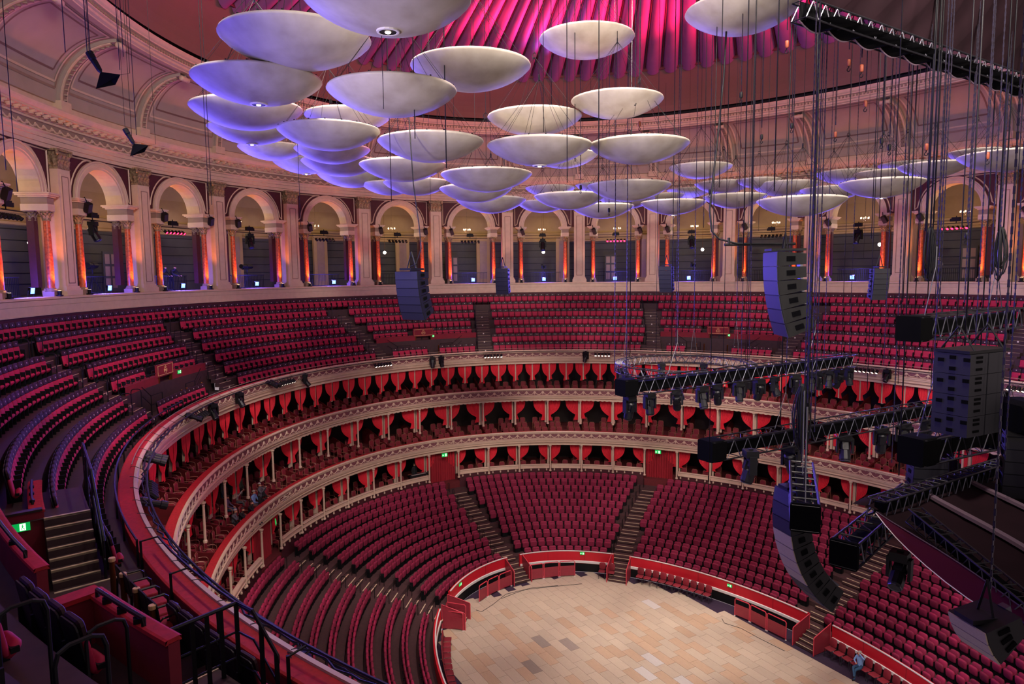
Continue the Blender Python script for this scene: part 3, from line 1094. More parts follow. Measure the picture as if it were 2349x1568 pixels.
names_bay = ['beyond the left edge', 'nearest the dark left end', 'with the red-lit lamp bar', 'with the followspot before a sign', 'with six black lamps on a bar', 'behind the slim loudspeaker column']
for k, t in enumerate(PIL):
    if not seen(E(RP, t, 3), 260):
        continue
    M = frame(RP, t, 0.0)
    th = thing('pilaster', 'tall cream panelled pilaster with gilt leafy capital between two gallery arches', 'pilaster', M, 'gallery pilasters')
    put('shaft', pil_body, None, th)
    put('raised_panel', pil_panel, None, th)
    put('panel_line', pil_line, None, th)
    put('base', pil_base, Tr(0, 0, 0.03), th)
    put('capital', pil_cap, Tr(0, -0.2, 6.28), th)
BAYS = []
for k in range(len(PIL) - 1):
    tm = (PIL[k] + PIL[k + 1]) / 2
    if not seen(E(RP, tm, 4), 330):
        continue
    M = frame(RP, tm, 0.0)
    BAYS.append((k, tm, M))
    th = thing('arch', 'round cream arch with maroon spandrels spanning one gallery bay', 'arch', M, 'gallery arches')
    put('soffit', A_sof, None, th)
    put('archivolt', A_arc, None, th)
    put('spandrel', A_sp, None, th)
    for q_ in A_br:
        put('spandrel_border', q_, None, th)
    for s_ in (-1, 1):
        x = s_ * 1.98
        tc = thing('column', 'orange marble column with gilt capital and stepped impost under a gallery arch', 'column', M @ Tr(x, 0.05, 0.03), 'gallery marble columns')
        put('shaft', col_shaft, None, tc)
        put('base', col_base, None, tc)
        put('capital', col_cap, Tr(0, 0, 3.66), tc)
        put('impost_block', impost_m, Tr(0, 0, 4.12), tc)
        put('rear_pier', pier_m, Tr(0.1 * s_, -0.72, 0.2), tc)
        put('rear_capital', col_cap, Tr(0.1 * s_, -0.72, 3.66), tc)
        # amber uplighter at its foot
        tu = thing('uplighter', 'small black uplighter glowing amber at the foot of a marble column', 'lamp', M @ Tr(x - s_ * 0.0, 0.42, 0.06), 'column uplighters')
        b = MB()
        b.box((0, 0.0, 0.03), (0.26, 0.2, 0.06), 0)
        b.lathe([(0.09, 0.0), (0.10, 0.2)], 8, 0, c=(0, 0, 0.06))
        obj('housing', b, 'black', parent=tu)
        b = MB()
        b.lathe([(0.001, 0.0), (0.08, 0.0)], 8, 0, c=(0, 0, 0.262))
        obj('lens', b, 'warm_bulb', parent=tu)
        p = M @ Vector((x * 0.97, 0.50, 0.40))
        q = M @ Vector((x, 0.06, 3.2))
        lamp('uplight', 'SPOT', p, 900, (1.0, 0.25, 0.06), q, 62, 0.8, 0.05)
        p = M @ Vector((x * 0.94, -0.55, 0.35))
    # warm light in the bay behind the arch
    p = M @ Vector((0, -2.6, 4.6))
    lamp('bay_light', 'POINT', p, 130, (1.0, 0.72, 0.42), size=0.25)

# ---- cove ribs with scrolls, panels with painted borders
for k, t in enumerate(PIL):
    if not seen(E(RP, t, 11), 300):
        continue
    th = thing('cove_rib', 'cream rib rising from the cornice over a pilaster to a curled scroll below the dome', 'rib', None, 'cove ribs')
    wd_ = 0.55 / 31
    for nm, w, o, mt in (('rib_body', 0.60, 0.16, 'cove_cream'), ('rib_edge', 0.48, 0.21, 'cream'), ('rib_ornament', 0.26, 0.235, 'cream_dark')):
        b = MB()
        P = []
        for u in lrange(0.0, 0.97 if nm == 'rib_body' else 0.9, 12):
            R, z = cove(u)
            a = u * pi / 2
            row = []
            for dx, oo in ((-w / 2, 0), (-w / 2, o), (w / 2, o), (w / 2, 0)):
                row.append(E(R, t + dx / 31.0, z - oo * sin(a), -oo * cos(a)))
            P.append(row)
        b.grid(P)
        if nm == 'rib_ornament':
            for u in lrange(0.04, 0.84, 15):
                R, z = cove(u)
                a = u * pi / 2
                b.box(E(R, t, z - 0.245 * sin(a), -0.245 * cos(a)), (0.16, 0.16, 0.07), 0)
        obj(nm, b, mt, parent=th)
    R, z = cove(0.93)
    M = frame(R, t, z - 0.30, -0.28)
    b = MB()
    b.lathe([(0.001, -0.36), (0.10, -0.36), (0.16, -0.30), (0.12, -0.18), (0.15, -0.1), (0.15, 0.1), (0.12, 0.18), (0.16, 0.30), (0.10, 0.36), (0.001, 0.36)], 10, M=((0, 0, 1), (0, 1, 0), (-1, 0, 0)))
    obj('scroll', b, 'cream', M=M, parent=th, smooth=True)
    b = MB()
    b.box(E(cove(0)[0], t, 9.42 - 0.02, -0.1), (0.9, 0.9, 0.5))
    b2 = MB()
    b2.box((0, 0, 0), (0.78, 0.5, 0.46))
    obj('pedestal', b2, 'cream', M=frame(cove(0)[0], t, 9.3, -0.05), parent=th)
for k in range(len(PIL) - 1):
    ta, tb = PIL[k + 1], PIL[k]
    if not (seen(E(RP, (ta + tb) / 2, 11), 400)):
        continue
    th = thing('cove_panel', 'cream panel with brown painted border line set in the cove between two ribs', 'panel', None, 'cove panels')
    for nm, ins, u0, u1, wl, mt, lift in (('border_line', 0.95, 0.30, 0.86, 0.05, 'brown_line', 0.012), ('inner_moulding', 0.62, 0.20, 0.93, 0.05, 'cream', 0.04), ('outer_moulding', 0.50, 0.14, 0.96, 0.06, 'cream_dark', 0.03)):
        b = MB()
        t0, t1 = ta + ins / 31, tb - ins / 31

        def cp(t, u, o=lift):
            R, z = cove(u)
            a = u * pi / 2
            return E(R, t, z - o * sin(a), -o * cos(a))
        dt, du = wl / 31, wl / 4.6
        for t in (t0, t1):
            b.grid([[cp(t - dt, u), cp(t + dt, u)] for u in lrange(u0, u1, 12)])
            b.grid([[cp(t - dt, u, 0), cp(t - dt, u)] for u in lrange(u0, u1, 12)])
        for u in (u0, u1):
            b.grid([[cp(t, u - du), cp(t, u + du)] for t in lrange(t0, t1, 8)])
        obj(nm, b, mt, parent=th)

# ---- things standing and hanging in the bays
b = MB()
for i in range(25):
    b.box((-1.62 + i * 0.135, 0, 0.5), (0.022, 0.022, 0.92))
rail_bars = b.mesh('bars', ['black'])
b = MB()
b.box((0, 0, 0.98), (3.36, 0.06, 0.05))
b.box((0, 0, 0.10), (3.36, 0.05, 0.04))
rail_top = b.mesh('rail', ['dark_grey'])
# chandelier
b = MB()
b.tube([(0, 0, 0.0), (0, 0, 2.0)], 0.012, 4)
b.lathe([(0.01, -0.12), (0.07, -0.05), (0.04, 0.05), (0.06, 0.12), (0.02, 0.3)], 8)
for i in range(6):
    a = i * pi / 3
    b.tube([(0, 0, 0.0), (0.14 * cos(a), 0.14 * sin(a), -0.10), (0.28 * cos(a), 0.28 * sin(a), -0.03), (0.30 * cos(a), 0.30 * sin(a), 0.07)], 0.014, 4)
    b.lathe([(0.04, 0), (0.05, 0.02), (0.015, 0.03)], 6, c=(0.30 * cos(a), 0.30 * sin(a), 0.06))
ch_body = b.mesh('arms', ['gold'])
b = MB()
for i in range(6):
    a = i * pi / 3
    b.lathe([(0.012, 0.0), (0.028, 0.04), (0.018, 0.09), (0.002, 0.13)], 6, c=(0.30 * cos(a), 0.30 * sin(a), 0.09))
ch_bulb = b.mesh('candle_bulbs', ['warm_bulb'])


def moving_head():
    """stage moving light hanging from its yoke: base, yoke, head, lens; origin at the clamp, z down"""
    p = {}
    b = MB()
    b.box((0, 0, -0.10), (0.34, 0.30, 0.16))
    b.box((0, 0, -0.01), (0.10, 0.10, 0.06))
    p['base'] = b.mesh('base', ['black'])
    b = MB()
    for s_ in (-1, 1):
        b.box((s_ * 0.20, 0, -0.36), (0.06, 0.18, 0.44))
    b.box((0, 0, -0.20), (0.42, 0.18, 0.06))
    p['yoke'] = b.mesh('yoke', ['black'])
    b = MB()
    b.lathe([(0.10, 0.24), (0.145, 0.20), (0.15, 0.05), (0.135, -0.02), (0.15, -0.05), (0.155, -0.32), (0.13, -0.36)], 10, cap=True)
    b.box((0, 0.13, 0.06), (0.16, 0.08, 0.22))
    p['head'] = b.mesh('head', ['black_gloss'])
    b = MB()
    b.lathe([(0.001, -0.372), (0.11, -0.366)], 10)
    b.lathe([(0.11, -0.36), (0.135, -0.375), (0.14, -0.35)], 10, 1)
    p['lens'] = b.mesh('lens', ['dark_grey', 'steel'])
    return p


MH = moving_head()


def put_mh(M, label, group, s_=1.0, pan=0.0, tilt=0.0, cat='stage light', lens='lens'):
    th = thing('moving_light', label, cat, M @ Matrix.Diagonal((s_, s_, s_, 1)) @ Matrix.Rotation(pan, 4, 'Z'), group)
    put('base', MH['base'], None, th)
    put('yoke', MH['yoke'], None, th)
    hd = put('head', MH['head'], Tr(0, 0, -0.46) @ Matrix.Rotation(tilt, 4, 'X'), th)
    put('lens', MH['lens'], None, hd)
    return th


# par can
def par_mesh():
    b = MB()
    b.lathe([(0.05, 0.0), (0.095, -0.06), (0.10, -0.30)], 8, 0)
    b.lathe([(0.001, -0.25), (0.09, -0.26)], 8, 1)
    b.tube([(-0.11, 0, -0.1), (-0.11, 0, 0.14), (0.11, 0, 0.14), (0.11, 0, -0.1)], 0.012, 4)
    return b


PARS = {'dark': par_mesh().mesh('par_lamp', ['black', 'dark_grey']), 'red': par_mesh().mesh('par_lamp', ['black', 'red_led']), 'lit': par_mesh().mesh('par_lamp', ['black', 'par_bulb'])}
BAYNOTE = {}
led_b = MB()
led_b.box((0, 0, 0.0), (0.34, 0.12, 0.30), 0)
led_b.tube([(-0.22, 0, -0.3), (-0.22, 0, 0.0), (-0.18, 0, 0.0)], 0.02, 4, 0)
led_b.tube([(0.22, 0, -0.3), (0.22, 0, 0.0), (0.18, 0, 0.0)], 0.02, 4, 0)
led_body = led_b.mesh('housing', ['black'])
b = MB()
for i in range(3):
    for j in range(3):
        b.box((-0.10 + 0.10 * i, 0.065, -0.09 + 0.09 * j), (0.09, 0.012, 0.08))
led_face = b.mesh('led_panel', ['blue_led'])
# which bays carry a blue flood, measured along the ledge (photograph x of each flood)
FLOOD_X = [68, 247, 417, 587, 764, 1085, 1247, 1411, 1581, 1956]
FLOOD_T = [min((abs(px(E(RL, rad(a / 10), 0.35, 0.5))[0] - fx), a / 10) for a in range(-1040, 900) if px(E(RL, rad(a / 10), 0.35, 0.5))[2] > 1)[1] for fx in FLOOD_X]
for tdg in FLOOD_T + [88.0, 98.5, 109.0]:
    t = rad(tdg)
    M = frame(RL, t, 0.36, 0.42)
    th = thing('flood_light', 'small square flood lamp glowing blue on the gallery ledge', 'flood lamp', M @ Matrix.Rotation(-0.15, 4, 'X'), 'blue floods along the ledge')
    put('housing', led_body, None, th)
    put('led_panel', led_face, None, th)
    p = M @ Vector((0, 0.35, 0.12))
    lamp('blue_flood', 'SPOT', p, 10000 if tdg < 85 else 2600, (0.15, 0.11, 1.0), (-4 + 0.0, 2.0, 8.5), 88, 0.8, 0.15)
    lamp('blue_spill', 'POINT', M @ Vector((0, 0.30, 0.05)), 60, (0.12, 0.08, 1.0), size=0.1)  # added lamp that imitates the halo before the flood
    lamp('blue_glow', 'POINT', M @ Vector((0, -0.30, 0.25)), 320, (0.12, 0.08, 1.0), size=0.12)  # added lamp behind, giving the flood its blue halo
bar_kind = {2: 'red', 3: 'mh', 4: 'red', 5: 'mh'}
for n, (k, tm, M) in enumerate(BAYS):
    if not seen(M.translation + Vector((0, 0, 3)), 120):
        continue
    x0 = px(M.translation + Vector((0, 0, 3)))[0]
    th = thing('railing', 'black barred railing across one gallery bay', 'railing', M @ Tr(0, -1.25, 0.0), 'gallery railings')
    put('bars', rail_bars, None, th)
    put('rail', rail_top, None, th)
    th = thing('chandelier', 'small brass chandelier with lit candle bulbs hanging in a gallery arch', 'chandelier', M @ Tr(0, -1.9, 4.75), 'gallery chandeliers')
    put('arms', ch_body, None, th)
    put('candle_bulbs', ch_bulb, None, th)
    # lighting pipe with lamps
    kinds = {30: 'dark', 215: 'mh', 392: 'red', 570: 'mh', 742: 'dark', 915: 'dark', 1080: 'dark', 1244: 'mh', 1413: 'red', 1585: 'mh', 1770: 'dark', 1965: 'mh', 2190: 'red'}
    kx = min(kinds, key=lambda a: abs(a - x0))
    kd = kinds[kx]
    pipe = thing('lamp_bar', {'red': 'scaffold bar carrying a row of six red-lit lamps inside a gallery arch', 'dark': 'scaffold bar carrying six unlit black lamps inside a gallery arch', 'mh': 'scaffold bar with one hanging moving light inside a gallery arch'}[kd], 'lamp bar', M @ Tr(0, -0.6, 4.05), 'gallery lamp bars ' + kd)
    b = MB()
    b.tube([(-1.6, 0, 0), (1.6, 0, 0)], 0.03, 6)
    b.tube([(0, 0, 0), (0, 0, 0.5)], 0.03, 6)
    obj('pipe', b, 'black', parent=pipe)
    b = MB()
    b.box((0, 0, 0.28), (0.5, 0.3, 0.26))
    b.box((0.02, 0.16, 0.22), (0.62, 0.08, 0.2))
    obj('control_box', b, 'black', parent=pipe)
    if kd == 'mh':
        put_mh(M @ Tr(0, -0.6, 4.0), 'black moving light hanging under the bar of a gallery arch', 'gallery moving lights', 1.35, random.uniform(-0.4, 0.4), 0.5)
    else:
        for i in range(6):
            put('par_lamp', PARS[kd], Tr(-0.75 + i * 0.3, 0.0, -0.22) @ Matrix.Rotation(0.95, 4, 'X'), pipe)
        if kd == 'red':
            lamp('red_bar', 'SPOT', M @ Vector((0, -0.2, 3.75)), 60, (1, 0.03, 0.1), M @ Vector((0, 8, 1.0)), 100, 0.8, 0.3)
    # small loudspeakers beside the imposts
    for s_ in ((1,) if n % 3 else (-1, 1)):
        b = MB()
        b.box((0, 0, 0), (0.30, 0.28, 0.52), taper=0.95)
        b.box((0, 0.145, 0), (0.26, 0.012, 0.46), 1)
        b.tube([(0, 0, 0.2), (0, -0.3, 0.45)], 0.03, 5)
        obj('wall_speaker', b, ['black', 'dark_grey'], M=M @ Tr(s_ * 2.0 - 0.15, 0.55, 4.55) @ Matrix.Rotation(-0.5, 4, 'X') @ Matrix.Rotation(0.35, 4, 'Y'), label='small black loudspeaker angled down from the impost of a gallery arch', cat='loudspeaker', group='gallery arch loudspeakers')
    # globe wall lamp on the back wall
    if n % 2 == 0 or n < 4:
        th = thing('globe_lamp', 'round glowing globe lamp on the gallery back wall', 'lamp', M @ Tr(-0.3, -4.6, 2.9), 'gallery globe lamps')
        b = MB()
        b.lathe([(0.005, -0.15), (0.10, -0.11), (0.15, 0), (0.10, 0.11), (0.005, 0.15)], 10)
        obj('globe', b, 'white_bulb', parent=th, smooth=True)
        b = MB()
        b.tube([(0, 0, 0.15), (0, 0, 3.9)], 0.01, 4)
        obj('stem', b, 'brass', parent=th)
    # doors on the back wall
    if n % 2:
        b = MB()
        b.box((0, 0, 1.3), (1.1, 0.10, 2.6), 0)
        for j in range(3):
            for i in (-1, 1):
                b.box((i * 0.25, 0.06, 0.55 + j * 0.78), (0.36, 0.03, 0.62), 1)
        obj('door_%d' % (n + 1), b, ['gallery_wall', 'cream_dark'], M=M @ Tr(0.8, -5.05, 0.0), kind='structure', label='pale panelled door in the gallery back wall')
    b = MB()
    b.box((0, 0, 2.2), (1.3, 0.24, 4.4), 0)
    b.box((0, 0.13, 2.2), (0.7, 0.04, 3.6), 1)
    obj('trim_%d' % (n + 10), b, ['gallery_upper', 'cream_dark'], M=M @ Tr(-2.2, -5.05, 0.0), kind='structure', label='tan pier on the gallery back wall')
# ================================================================== seats
def rrect(w, h, r, n=3):
    pts = []
    for cx_, cz_, a0 in ((w / 2 - r, h / 2 - r, 0), (-w / 2 + r, h / 2 - r, 90), (-w / 2 + r, -h / 2 + r, 180), (w / 2 - r, -h / 2 + r, 270)):
        for i in range(n + 1):
            a = rad(a0 + 90 * i / n)
            pts.append((cx_ + r * cos(a), cz_ + r * sin(a)))
    return pts


def cushion(b, w, h, d, r, c=(0, 0, 0), R=None, mi=0, puff=0.8, n=2):
    """rounded pad: w along x, h along z, d along y, both faces softly rounded"""
    V, Fc = [], []
    lay = [(-d / 2, puff), (-d / 4, 1.0), (d / 4, 1.0), (d / 2, puff)]
    base = rrect(w, h, r, n)
    m = len(base)
    for y, k in lay:
        for x, z in base:
            V.append((x * (k if k < 1 else 1), y, z * (k if k < 1 else 1)))
    for i in range(len(lay) - 1):
        for j in range(m):
            j2 = (j + 1) % m
            Fc.append((i * m + j, (i + 1) * m + j, (i + 1) * m + j2, i * m + j2))
    Fc.append(tuple(range(m)))
    Fc.append(tuple((len(lay) - 1) * m + j for j in reversed(range(m))))
    V = np.array(V)
    if R is not None:
        V = V @ np.array(R).T
    return b.add(V + np.array(c), Fc, mi)


def rotx(a):
    return np.array([[1, 0, 0], [0, cos(a), -sin(a)], [0, sin(a), cos(a)]])


def rotz(a):
    return np.array([[cos(a), -sin(a), 0], [sin(a), cos(a), 0], [0, 0, 1]])


def parts_circle():
    P = []
    rk_ = rotx(0.16)
    b = MB()
    cushion(b, 0.46, 0.44, 0.08, 0.05, (0, -0.005, 0.46), rk_)
    P.append(('back_pad', b, ['circle_red']))
    b = MB()
    cushion(b, 0.475, 0.72, 0.035, 0.08, (0, -0.075, 0.52), rk_)
    P.append(('back_shell', b, ['black_gloss']))
    b = MB()
    cushion(b, 0.455, 0.24, 0.075, 0.07, (0, -0.052, 0.785), rk_)
    P.append(('head_pad', b, ['cap_dark']))
    b = MB()
    cushion(b, 0.43, 0.20, 0.10, 0.08, (0, 0.10, 0.285), rotx(-0.75))
    P.append(('seat', b, ['circle_red']))
    b = MB()
    b.box((-0.245, 0.03, 0.27), (0.03, 0.30, 0.54))
    b.box((0, 0.10, 0.30), (0.46, 0.08, 0.06))
    P.append(('pedestal', b, ['black']))
    b = MB()
    b.box((0, -0.022, 0.80), (0.05, 0.02, 0.05), R=rk_)
    P.append(('number_plate', b, ['number']))
    return P


def parts_stalls():
    P = []
    rk_ = rotx(0.12)
    b = MB()
    cushion(b, 0.47, 0.52, 0.11, 0.09, (0, -0.10, 0.56), rk_)
    P.append(('back', b, ['seat_red']))
    b = MB()
    cushion(b, 0.45, 0.42, 0.12, 0.09, (0, 0.07, 0.50), rotx(-0.12))
    P.append(('seat', b, ['seat_red']))
    b = MB()
    b.box((0, -0.02, 0.16), (0.36, 0.16, 0.32))
    for s_ in (-1, 1):
        b.box((s_ * 0.245, -0.02, 0.32), (0.025, 0.20, 0.52))
    P.append(('pedestal', b, ['black']))
    b = MB()
    for s_ in (-1, 1):
        b.box((s_ * 0.22, -0.16, 0.03), (0.05, 0.05, 0.05))
    P.append(('foot', b, ['steel']))
    return P


def parts_box():
    P = []
    b = MB()
    cushion(b, 0.42, 0.10, 0.42, 0.04, (0, 0.03, 0.45))
    P.append(('seat', b, ['chair_red']))
    b = MB()
    cushion(b, 0.38, 0.46, 0.06, 0.08, (0, -0.20, 0.72), rotx(0.10))
    P.append(('backrest', b, ['chair_red']))
    b = MB()
    pts = [(-0.19, -0.25, 0.0), (-0.20, -0.19, 0.45), (-0.21, -0.20, 0.88), (-0.15, -0.235, 0.97), (0.15, -0.235, 0.97), (0.21, -0.20, 0.88), (0.20, -0.19, 0.45), (0.19, -0.25, 0.0)]
    b.tube(pts, 0.014, 4)
    P.append(('back_frame', b, ['chair_wood']))
    for s_ in (-1, 1):
        b = MB()
        b.tube([(s_ * 0.21, -0.20, 0.66), (s_ * 0.255, 0.0, 0.67), (s_ * 0.255, 0.16, 0.65), (s_ * 0.25, 0.23, 0.58), (s_ * 0.235, 0.22, 0.0)], 0.017, 4)
        P.append(('arm', b, ['chair_wood']))
    return P


def parts_arena():
    P = []
    b = MB()
    cushion(b, 0.44, 0.06, 0.42, 0.03, (0, 0.03, 0.46), puff=0.9)
    P.append(('seat', b, ['chair_red']))
    b = MB()
    cushion(b, 0.42, 0.46, 0.045, 0.11, (0, -0.21, 0.72), rotx(0.14), puff=0.9)
    P.append(('backrest', b, ['chair_red']))
    for sx in (-1, 1):
        b = MB()
        b.tube([(sx * 0.20, -0.19, 0.60), (sx * 0.20, -0.17, 0.44), (sx * 0.21, -0.24, 0.0)], 0.014, 5)
        P.append(('leg', b, ['steel']))
        b = MB()
        b.tube([(sx * 0.20, 0.18, 0.44), (sx * 0.21, 0.22, 0.0)], 0.014, 5)
        P.append(('leg', b, ['steel']))
    return P


def plant(name, parts, places, label, cat, group, limit, restname, restlabel, scale=1.0):
    """the nearest places become things with parts, the others one stuff mesh"""
    meshes = [(n, b.mesh(n, m, n in ('back_pad', 'seat', 'back', 'backrest')), b, m) for n, b, m in parts]
    vis = [M for M in places if seen(M.translation + Vector((0, 0, 0.5)), 40)]
    vis.sort(key=lambda M: px(M.translation + Vector((0, 0, 0.5)))[2])
    for M in vis[:limit]:
        th = thing(name, label, cat, M, group)
        for n, me, _, _ in meshes:
            put(n, me, None, th)
    rest = vis[limit:]
    if not rest:
        return
    V, Fc, mi, mats, off = [], [], [], [], 0
    Ms = np.array([np.array(M) for M in rest])
    me = bpy.data.meshes.new(restname)
    for n, _, b, m in meshes:
        v = np.array(b.v)
        if n in ('foot',):
            continue
        f = b.f
        vv = np.einsum('nij,vj->nvi', Ms[:, :3, :3], v) + Ms[:, None, :3, 3]
        for i in range(len(rest)):
            Fc.extend([tuple(a + off + i * len(v) for a in q) for q in f])
        if m[0] not in mats:
            mats.append(m[0])
        mi.extend([mats.index(m[0])] * (len(f) * len(rest)))
        V.append(vv.reshape(-1, 3))
        off += len(v) * len(rest)
    me.from_pydata(np.concatenate(V).tolist(), [], Fc)
    for m in mats:
        me.materials.append(MATS[m])
    me.polygons.foreach_set('material_index', mi)
    put(restname, me, None, None, restlabel, cat, None, 'stuff')


def speed(R, t):
    return math.hypot(R[0] * sin(t), R[1] * cos(t))


# circle aisles: (angle at row 1, change per row)
CA = [(120.1, -0.4), (68.0, -0.55), (44.15, 0.42), (14.2, -0.67), (-13.2, 0.35), (-43.3, -0.3), (-68.3, 0.5), (-93.6, 0.0)]
VC = [0.5, -55.3, 55.8]


def caisle(k):
    return [a + s_ * (k - 1) for a, s_ in CA]


circ = []
for k in range(7):
    R, z = crow(k)
    for t in spaced(R, rad(-104), rad(130), 0.506, phase=0.1 + 0.2 * (k % 2)):
        td = deg(t)
        sp = speed(R, t)
        if k > 0 and any(abs(rad(td - a)) * sp < 0.86 for a in caisle(k)):
            continue
        ai = caisle(k)
        if k == 5 and (ai[4] < td < ai[3] or ai[6] < td < ai[5] or ai[2] < td < ai[1]):
            continue
        if k == 4 and any(abs(td - v) < 2.5 for v in VC):
            continue
        if k == 6 and (46.3 < td < 51.5 or -58.0 < td < -49.7 or -2.0 < td < 0.3):
            continue
        if k == 6 and 101.0 < td < 110.2:
            continue
        if k == 5 and 97.5 < td:
            continue
        if (k == 4 and 97.0 < td) or (k == 3 and 97.0 < td < 113.9):
            continue
        circ.append(frame(R, t, z))
plant('circle_seat', parts_circle(), circ, 'tall magenta red tip-up seat with black-topped back and white number dot, in the raked circle', 'seat', 'circle seats', 300, 'far_circle_seats', 'further red and black tip-up seats curving away around the raked circle')

# stalls aisles
SA = [(-1.7, 0.0, 0.62), (-45.5, 0.62, 0.62), (44.8, -0.50, 0.8), (-87.0, 0.0, 0.62), (86, 0, 0.6)]
stl = []
for k in range(11):
    R, z = srow(k)
    for t in spaced(R, rad(-140), rad(98), 0.572, phase=0.28 * (k % 2)):
        td = deg(t)
        sp = speed(R, t)
        if any(abs(rad(td - a - s_ * k)) * sp < w + 0.24 for a, s_, w in SA):
            continue
        stl.append(frame(R, t, z))
plant('stalls_seat', parts_stalls(), stl, 'rounded crimson upholstered seat on a black pedestal in the stalls', 'seat', 'stalls seats', 300, 'far_stalls_seats', 'further rounded crimson seats filling the stalls terraces')

# box chairs
bx = []
for i in range(len(GT) - 1):
    t0, t1 = GT[i], GT[i + 1]
    n = 4
    for r, (d, z) in enumerate(((0.95, -12.6), (1.75, -12.35), (2.55, -12.1))):
        for j in range(n):
            if r == 2 and j in (1, 2) and (i * 7 + j) % 3 == 0:
                continue
            u = (0.13, 0.32, 0.68, 0.87)[j] + 0.006 * random.uniform(-1, 1)
            bx.append(frame(R1, t0 + (t1 - t0) * u, z, d, random.uniform(-0.10, 0.10)))
for i in range(len(ST) - 1):
    t0, t1 = ST[i], ST[i + 1]
    for r, (d, z) in enumerate(((0.85, -9.3), (1.65, -9.05))):
        for j in range(2):
            u = 0.27 + 0.46 * j + random.uniform(-0.03, 0.03)
            bx.append(frame(R2, t0 + (t1 - t0) * u, z, d, random.uniform(-0.12, 0.12)))
for i in range(len(LCOL) - 1):
    t0, t1 = LCOL[i], LCOL[i + 1]
    if any(abs(deg((t0 + t1) / 2) - g) < 2.6 for g in GSKIP):
        continue
    for r, (d, z) in enumerate(((0.55, -15.25), (1.45, -15.0))):
        for j in range(3 if r == 0 else 4):
            u = (j + 0.6) / (3.2 if r == 0 else 4.2)
            if r == 1 and j in (1, 2):
                continue
            bx.append(frame(R1, t0 + (t1 - t0) * u, z, d, random.uniform(-0.15, 0.15)))
plant('box_chair', parts_box(), bx, 'red upholstered armchair with pale bent-wood frame in a curtained box', 'chair', 'box armchairs', 300, 'far_box_chairs', 'further red box armchairs along the curtained tiers')

# arena wall chairs
ar = []
for t in spaced(RA, rad(-68), rad(-43), 0.52)[1:16]:
    ar.append(frame(RA, t, FLOOR, -0.62))
for t in spaced(RA, rad(-122), rad(-93), 0.54):
    ar.append(frame(RA, t, FLOOR, -0.62))
for t in spaced(RA, rad(48), rad(80), 0.55):
    ar.append(frame(RA, t, FLOOR, -0.55))
for tdeg in (-33.2, -36.2):
    ar.append(frame(RA, rad(tdeg), FLOOR, -0.75))
plant('arena_chair', parts_arena(), ar, 'red padded stacking chair with thin steel legs against the arena wall', 'chair', 'chairs along the arena wall', 300, 'far_arena_chairs', 'x')

# ---- aisle steps with pale nosings
b = MB()
b.box((0, 0, 0), (1.16, 0.44, 0.14), 0)
b.box((0, 0.195, 0.066), (1.16, 0.055, 0.016), 1)
stepm = b.mesh('step', ['carpet', 'nosing'])
b = MB()
b.box((0, 0, 0), (1.15, 0.30, 0.21), 0)
b.box((0, 0.135, 0.10), (1.15, 0.03, 0.016), 1)
cstepm = b.mesh('step', ['circle_floor', 'nosing'])
b = MB()
b.lathe([(0.001, 0.012), (0.055, 0.012), (0.06, 0.0)], 8, 0, M=((1, 0, 0), (0, 0, 1), (0, -1, 0)))
discm = b.mesh('row_marker', ['number'])
for a, s_, w in SA:
    for k2 in range(1, 22):
        k = k2 / 2
        R, _ = srow(k + 0.1)
        td = a + s_ * k
        z = srow(0)[1] - 0.265 * k + (0.0 if k2 % 2 else 0.005) - 0.067
        P = E(R, rad(td), z)
        if seen(P, 20):
            put('step', stepm, frame(R, rad(td), z + (0.06 if k2 % 2 else 0.0)), stalls_floor)
for a, s_ in CA:
    for j in range(2, 19):
        k = 0.5 + j / 3
        if k > 5.9:
            break
        R, _ = crow(k)
        td = a + s_ * (k - 1)
        z = -1.81 - 0.635 * (k - 0.33)
        if seen(E(R, rad(td), z), 20) and not (a > 100 and k > 3.3):
            put('step', cstepm, frame(R, rad(td), z - 0.10), circle_floor)
            if j % 3 == 1:
                put('row_marker', discm, frame(R, rad(td), z - 0.05, -0.165), circle_floor)

# handrails (hoops) at row ends
b = MB()
b.tube([(0, -0.12, 0), (0, -0.12, 0.80), (0, -0.09, 0.90), (0, 0.0, 0.94), (0, 0.18, 0.94), (0, 0.27, 0.90), (0, 0.30, 0.80), (0, 0.30, 0)], 0.022, 6)
hoop = b.mesh('hoop_rail', ['black_gloss'])
for idx, (a, s_) in enumerate(CA):
    for k in range(1, 6):
        R, z = crow(k)
        for sgn in ((-1, 1) if a > 60 else (1,)):
            td = a + s_ * (k - 1)
            t = rad(td) + sgn * 0.60 / speed(R, rad(td))
            if seen(E(R, t, z + 0.5), 30) and not (deg(t) > 90 and k > 3):
                put('hoop_rail', hoop, frame(R, t, z, 0.05), label='black tubular hoop handrail at a circle row end beside the steps', cat='handrail', group='circle hoop rails')
b = MB()
b.tube([(0, -0.1, 0), (0, -0.1, 0.62), (0, -0.05, 0.68), (0, 0.12, 0.68), (0, 0.16, 0.62), (0, 0.16, 0)], 0.018, 5)
hoop2 = b.mesh('hoop_rail', ['black'])
for a, s_, w in SA[:3]:
    for k in range(0, 11):
        R, z = srow(k)
        td = a + s_ * k
        t = rad(td) + (w - 0.1) / speed(R, rad(td)) * (-1 if a < 0 else 1) * -1
        for sg in (1, -1) if a > 40 else (1,):
            tt = rad(td) + sg * (w + 0.02) / speed(R, rad(td))
            if seen(E(R, tt, z), 20):
                put('hoop_rail', hoop2, frame(R, tt, z, -0.05), label='short black hoop rail at the end of a stalls row', cat='handrail', group='stalls hoop rails')
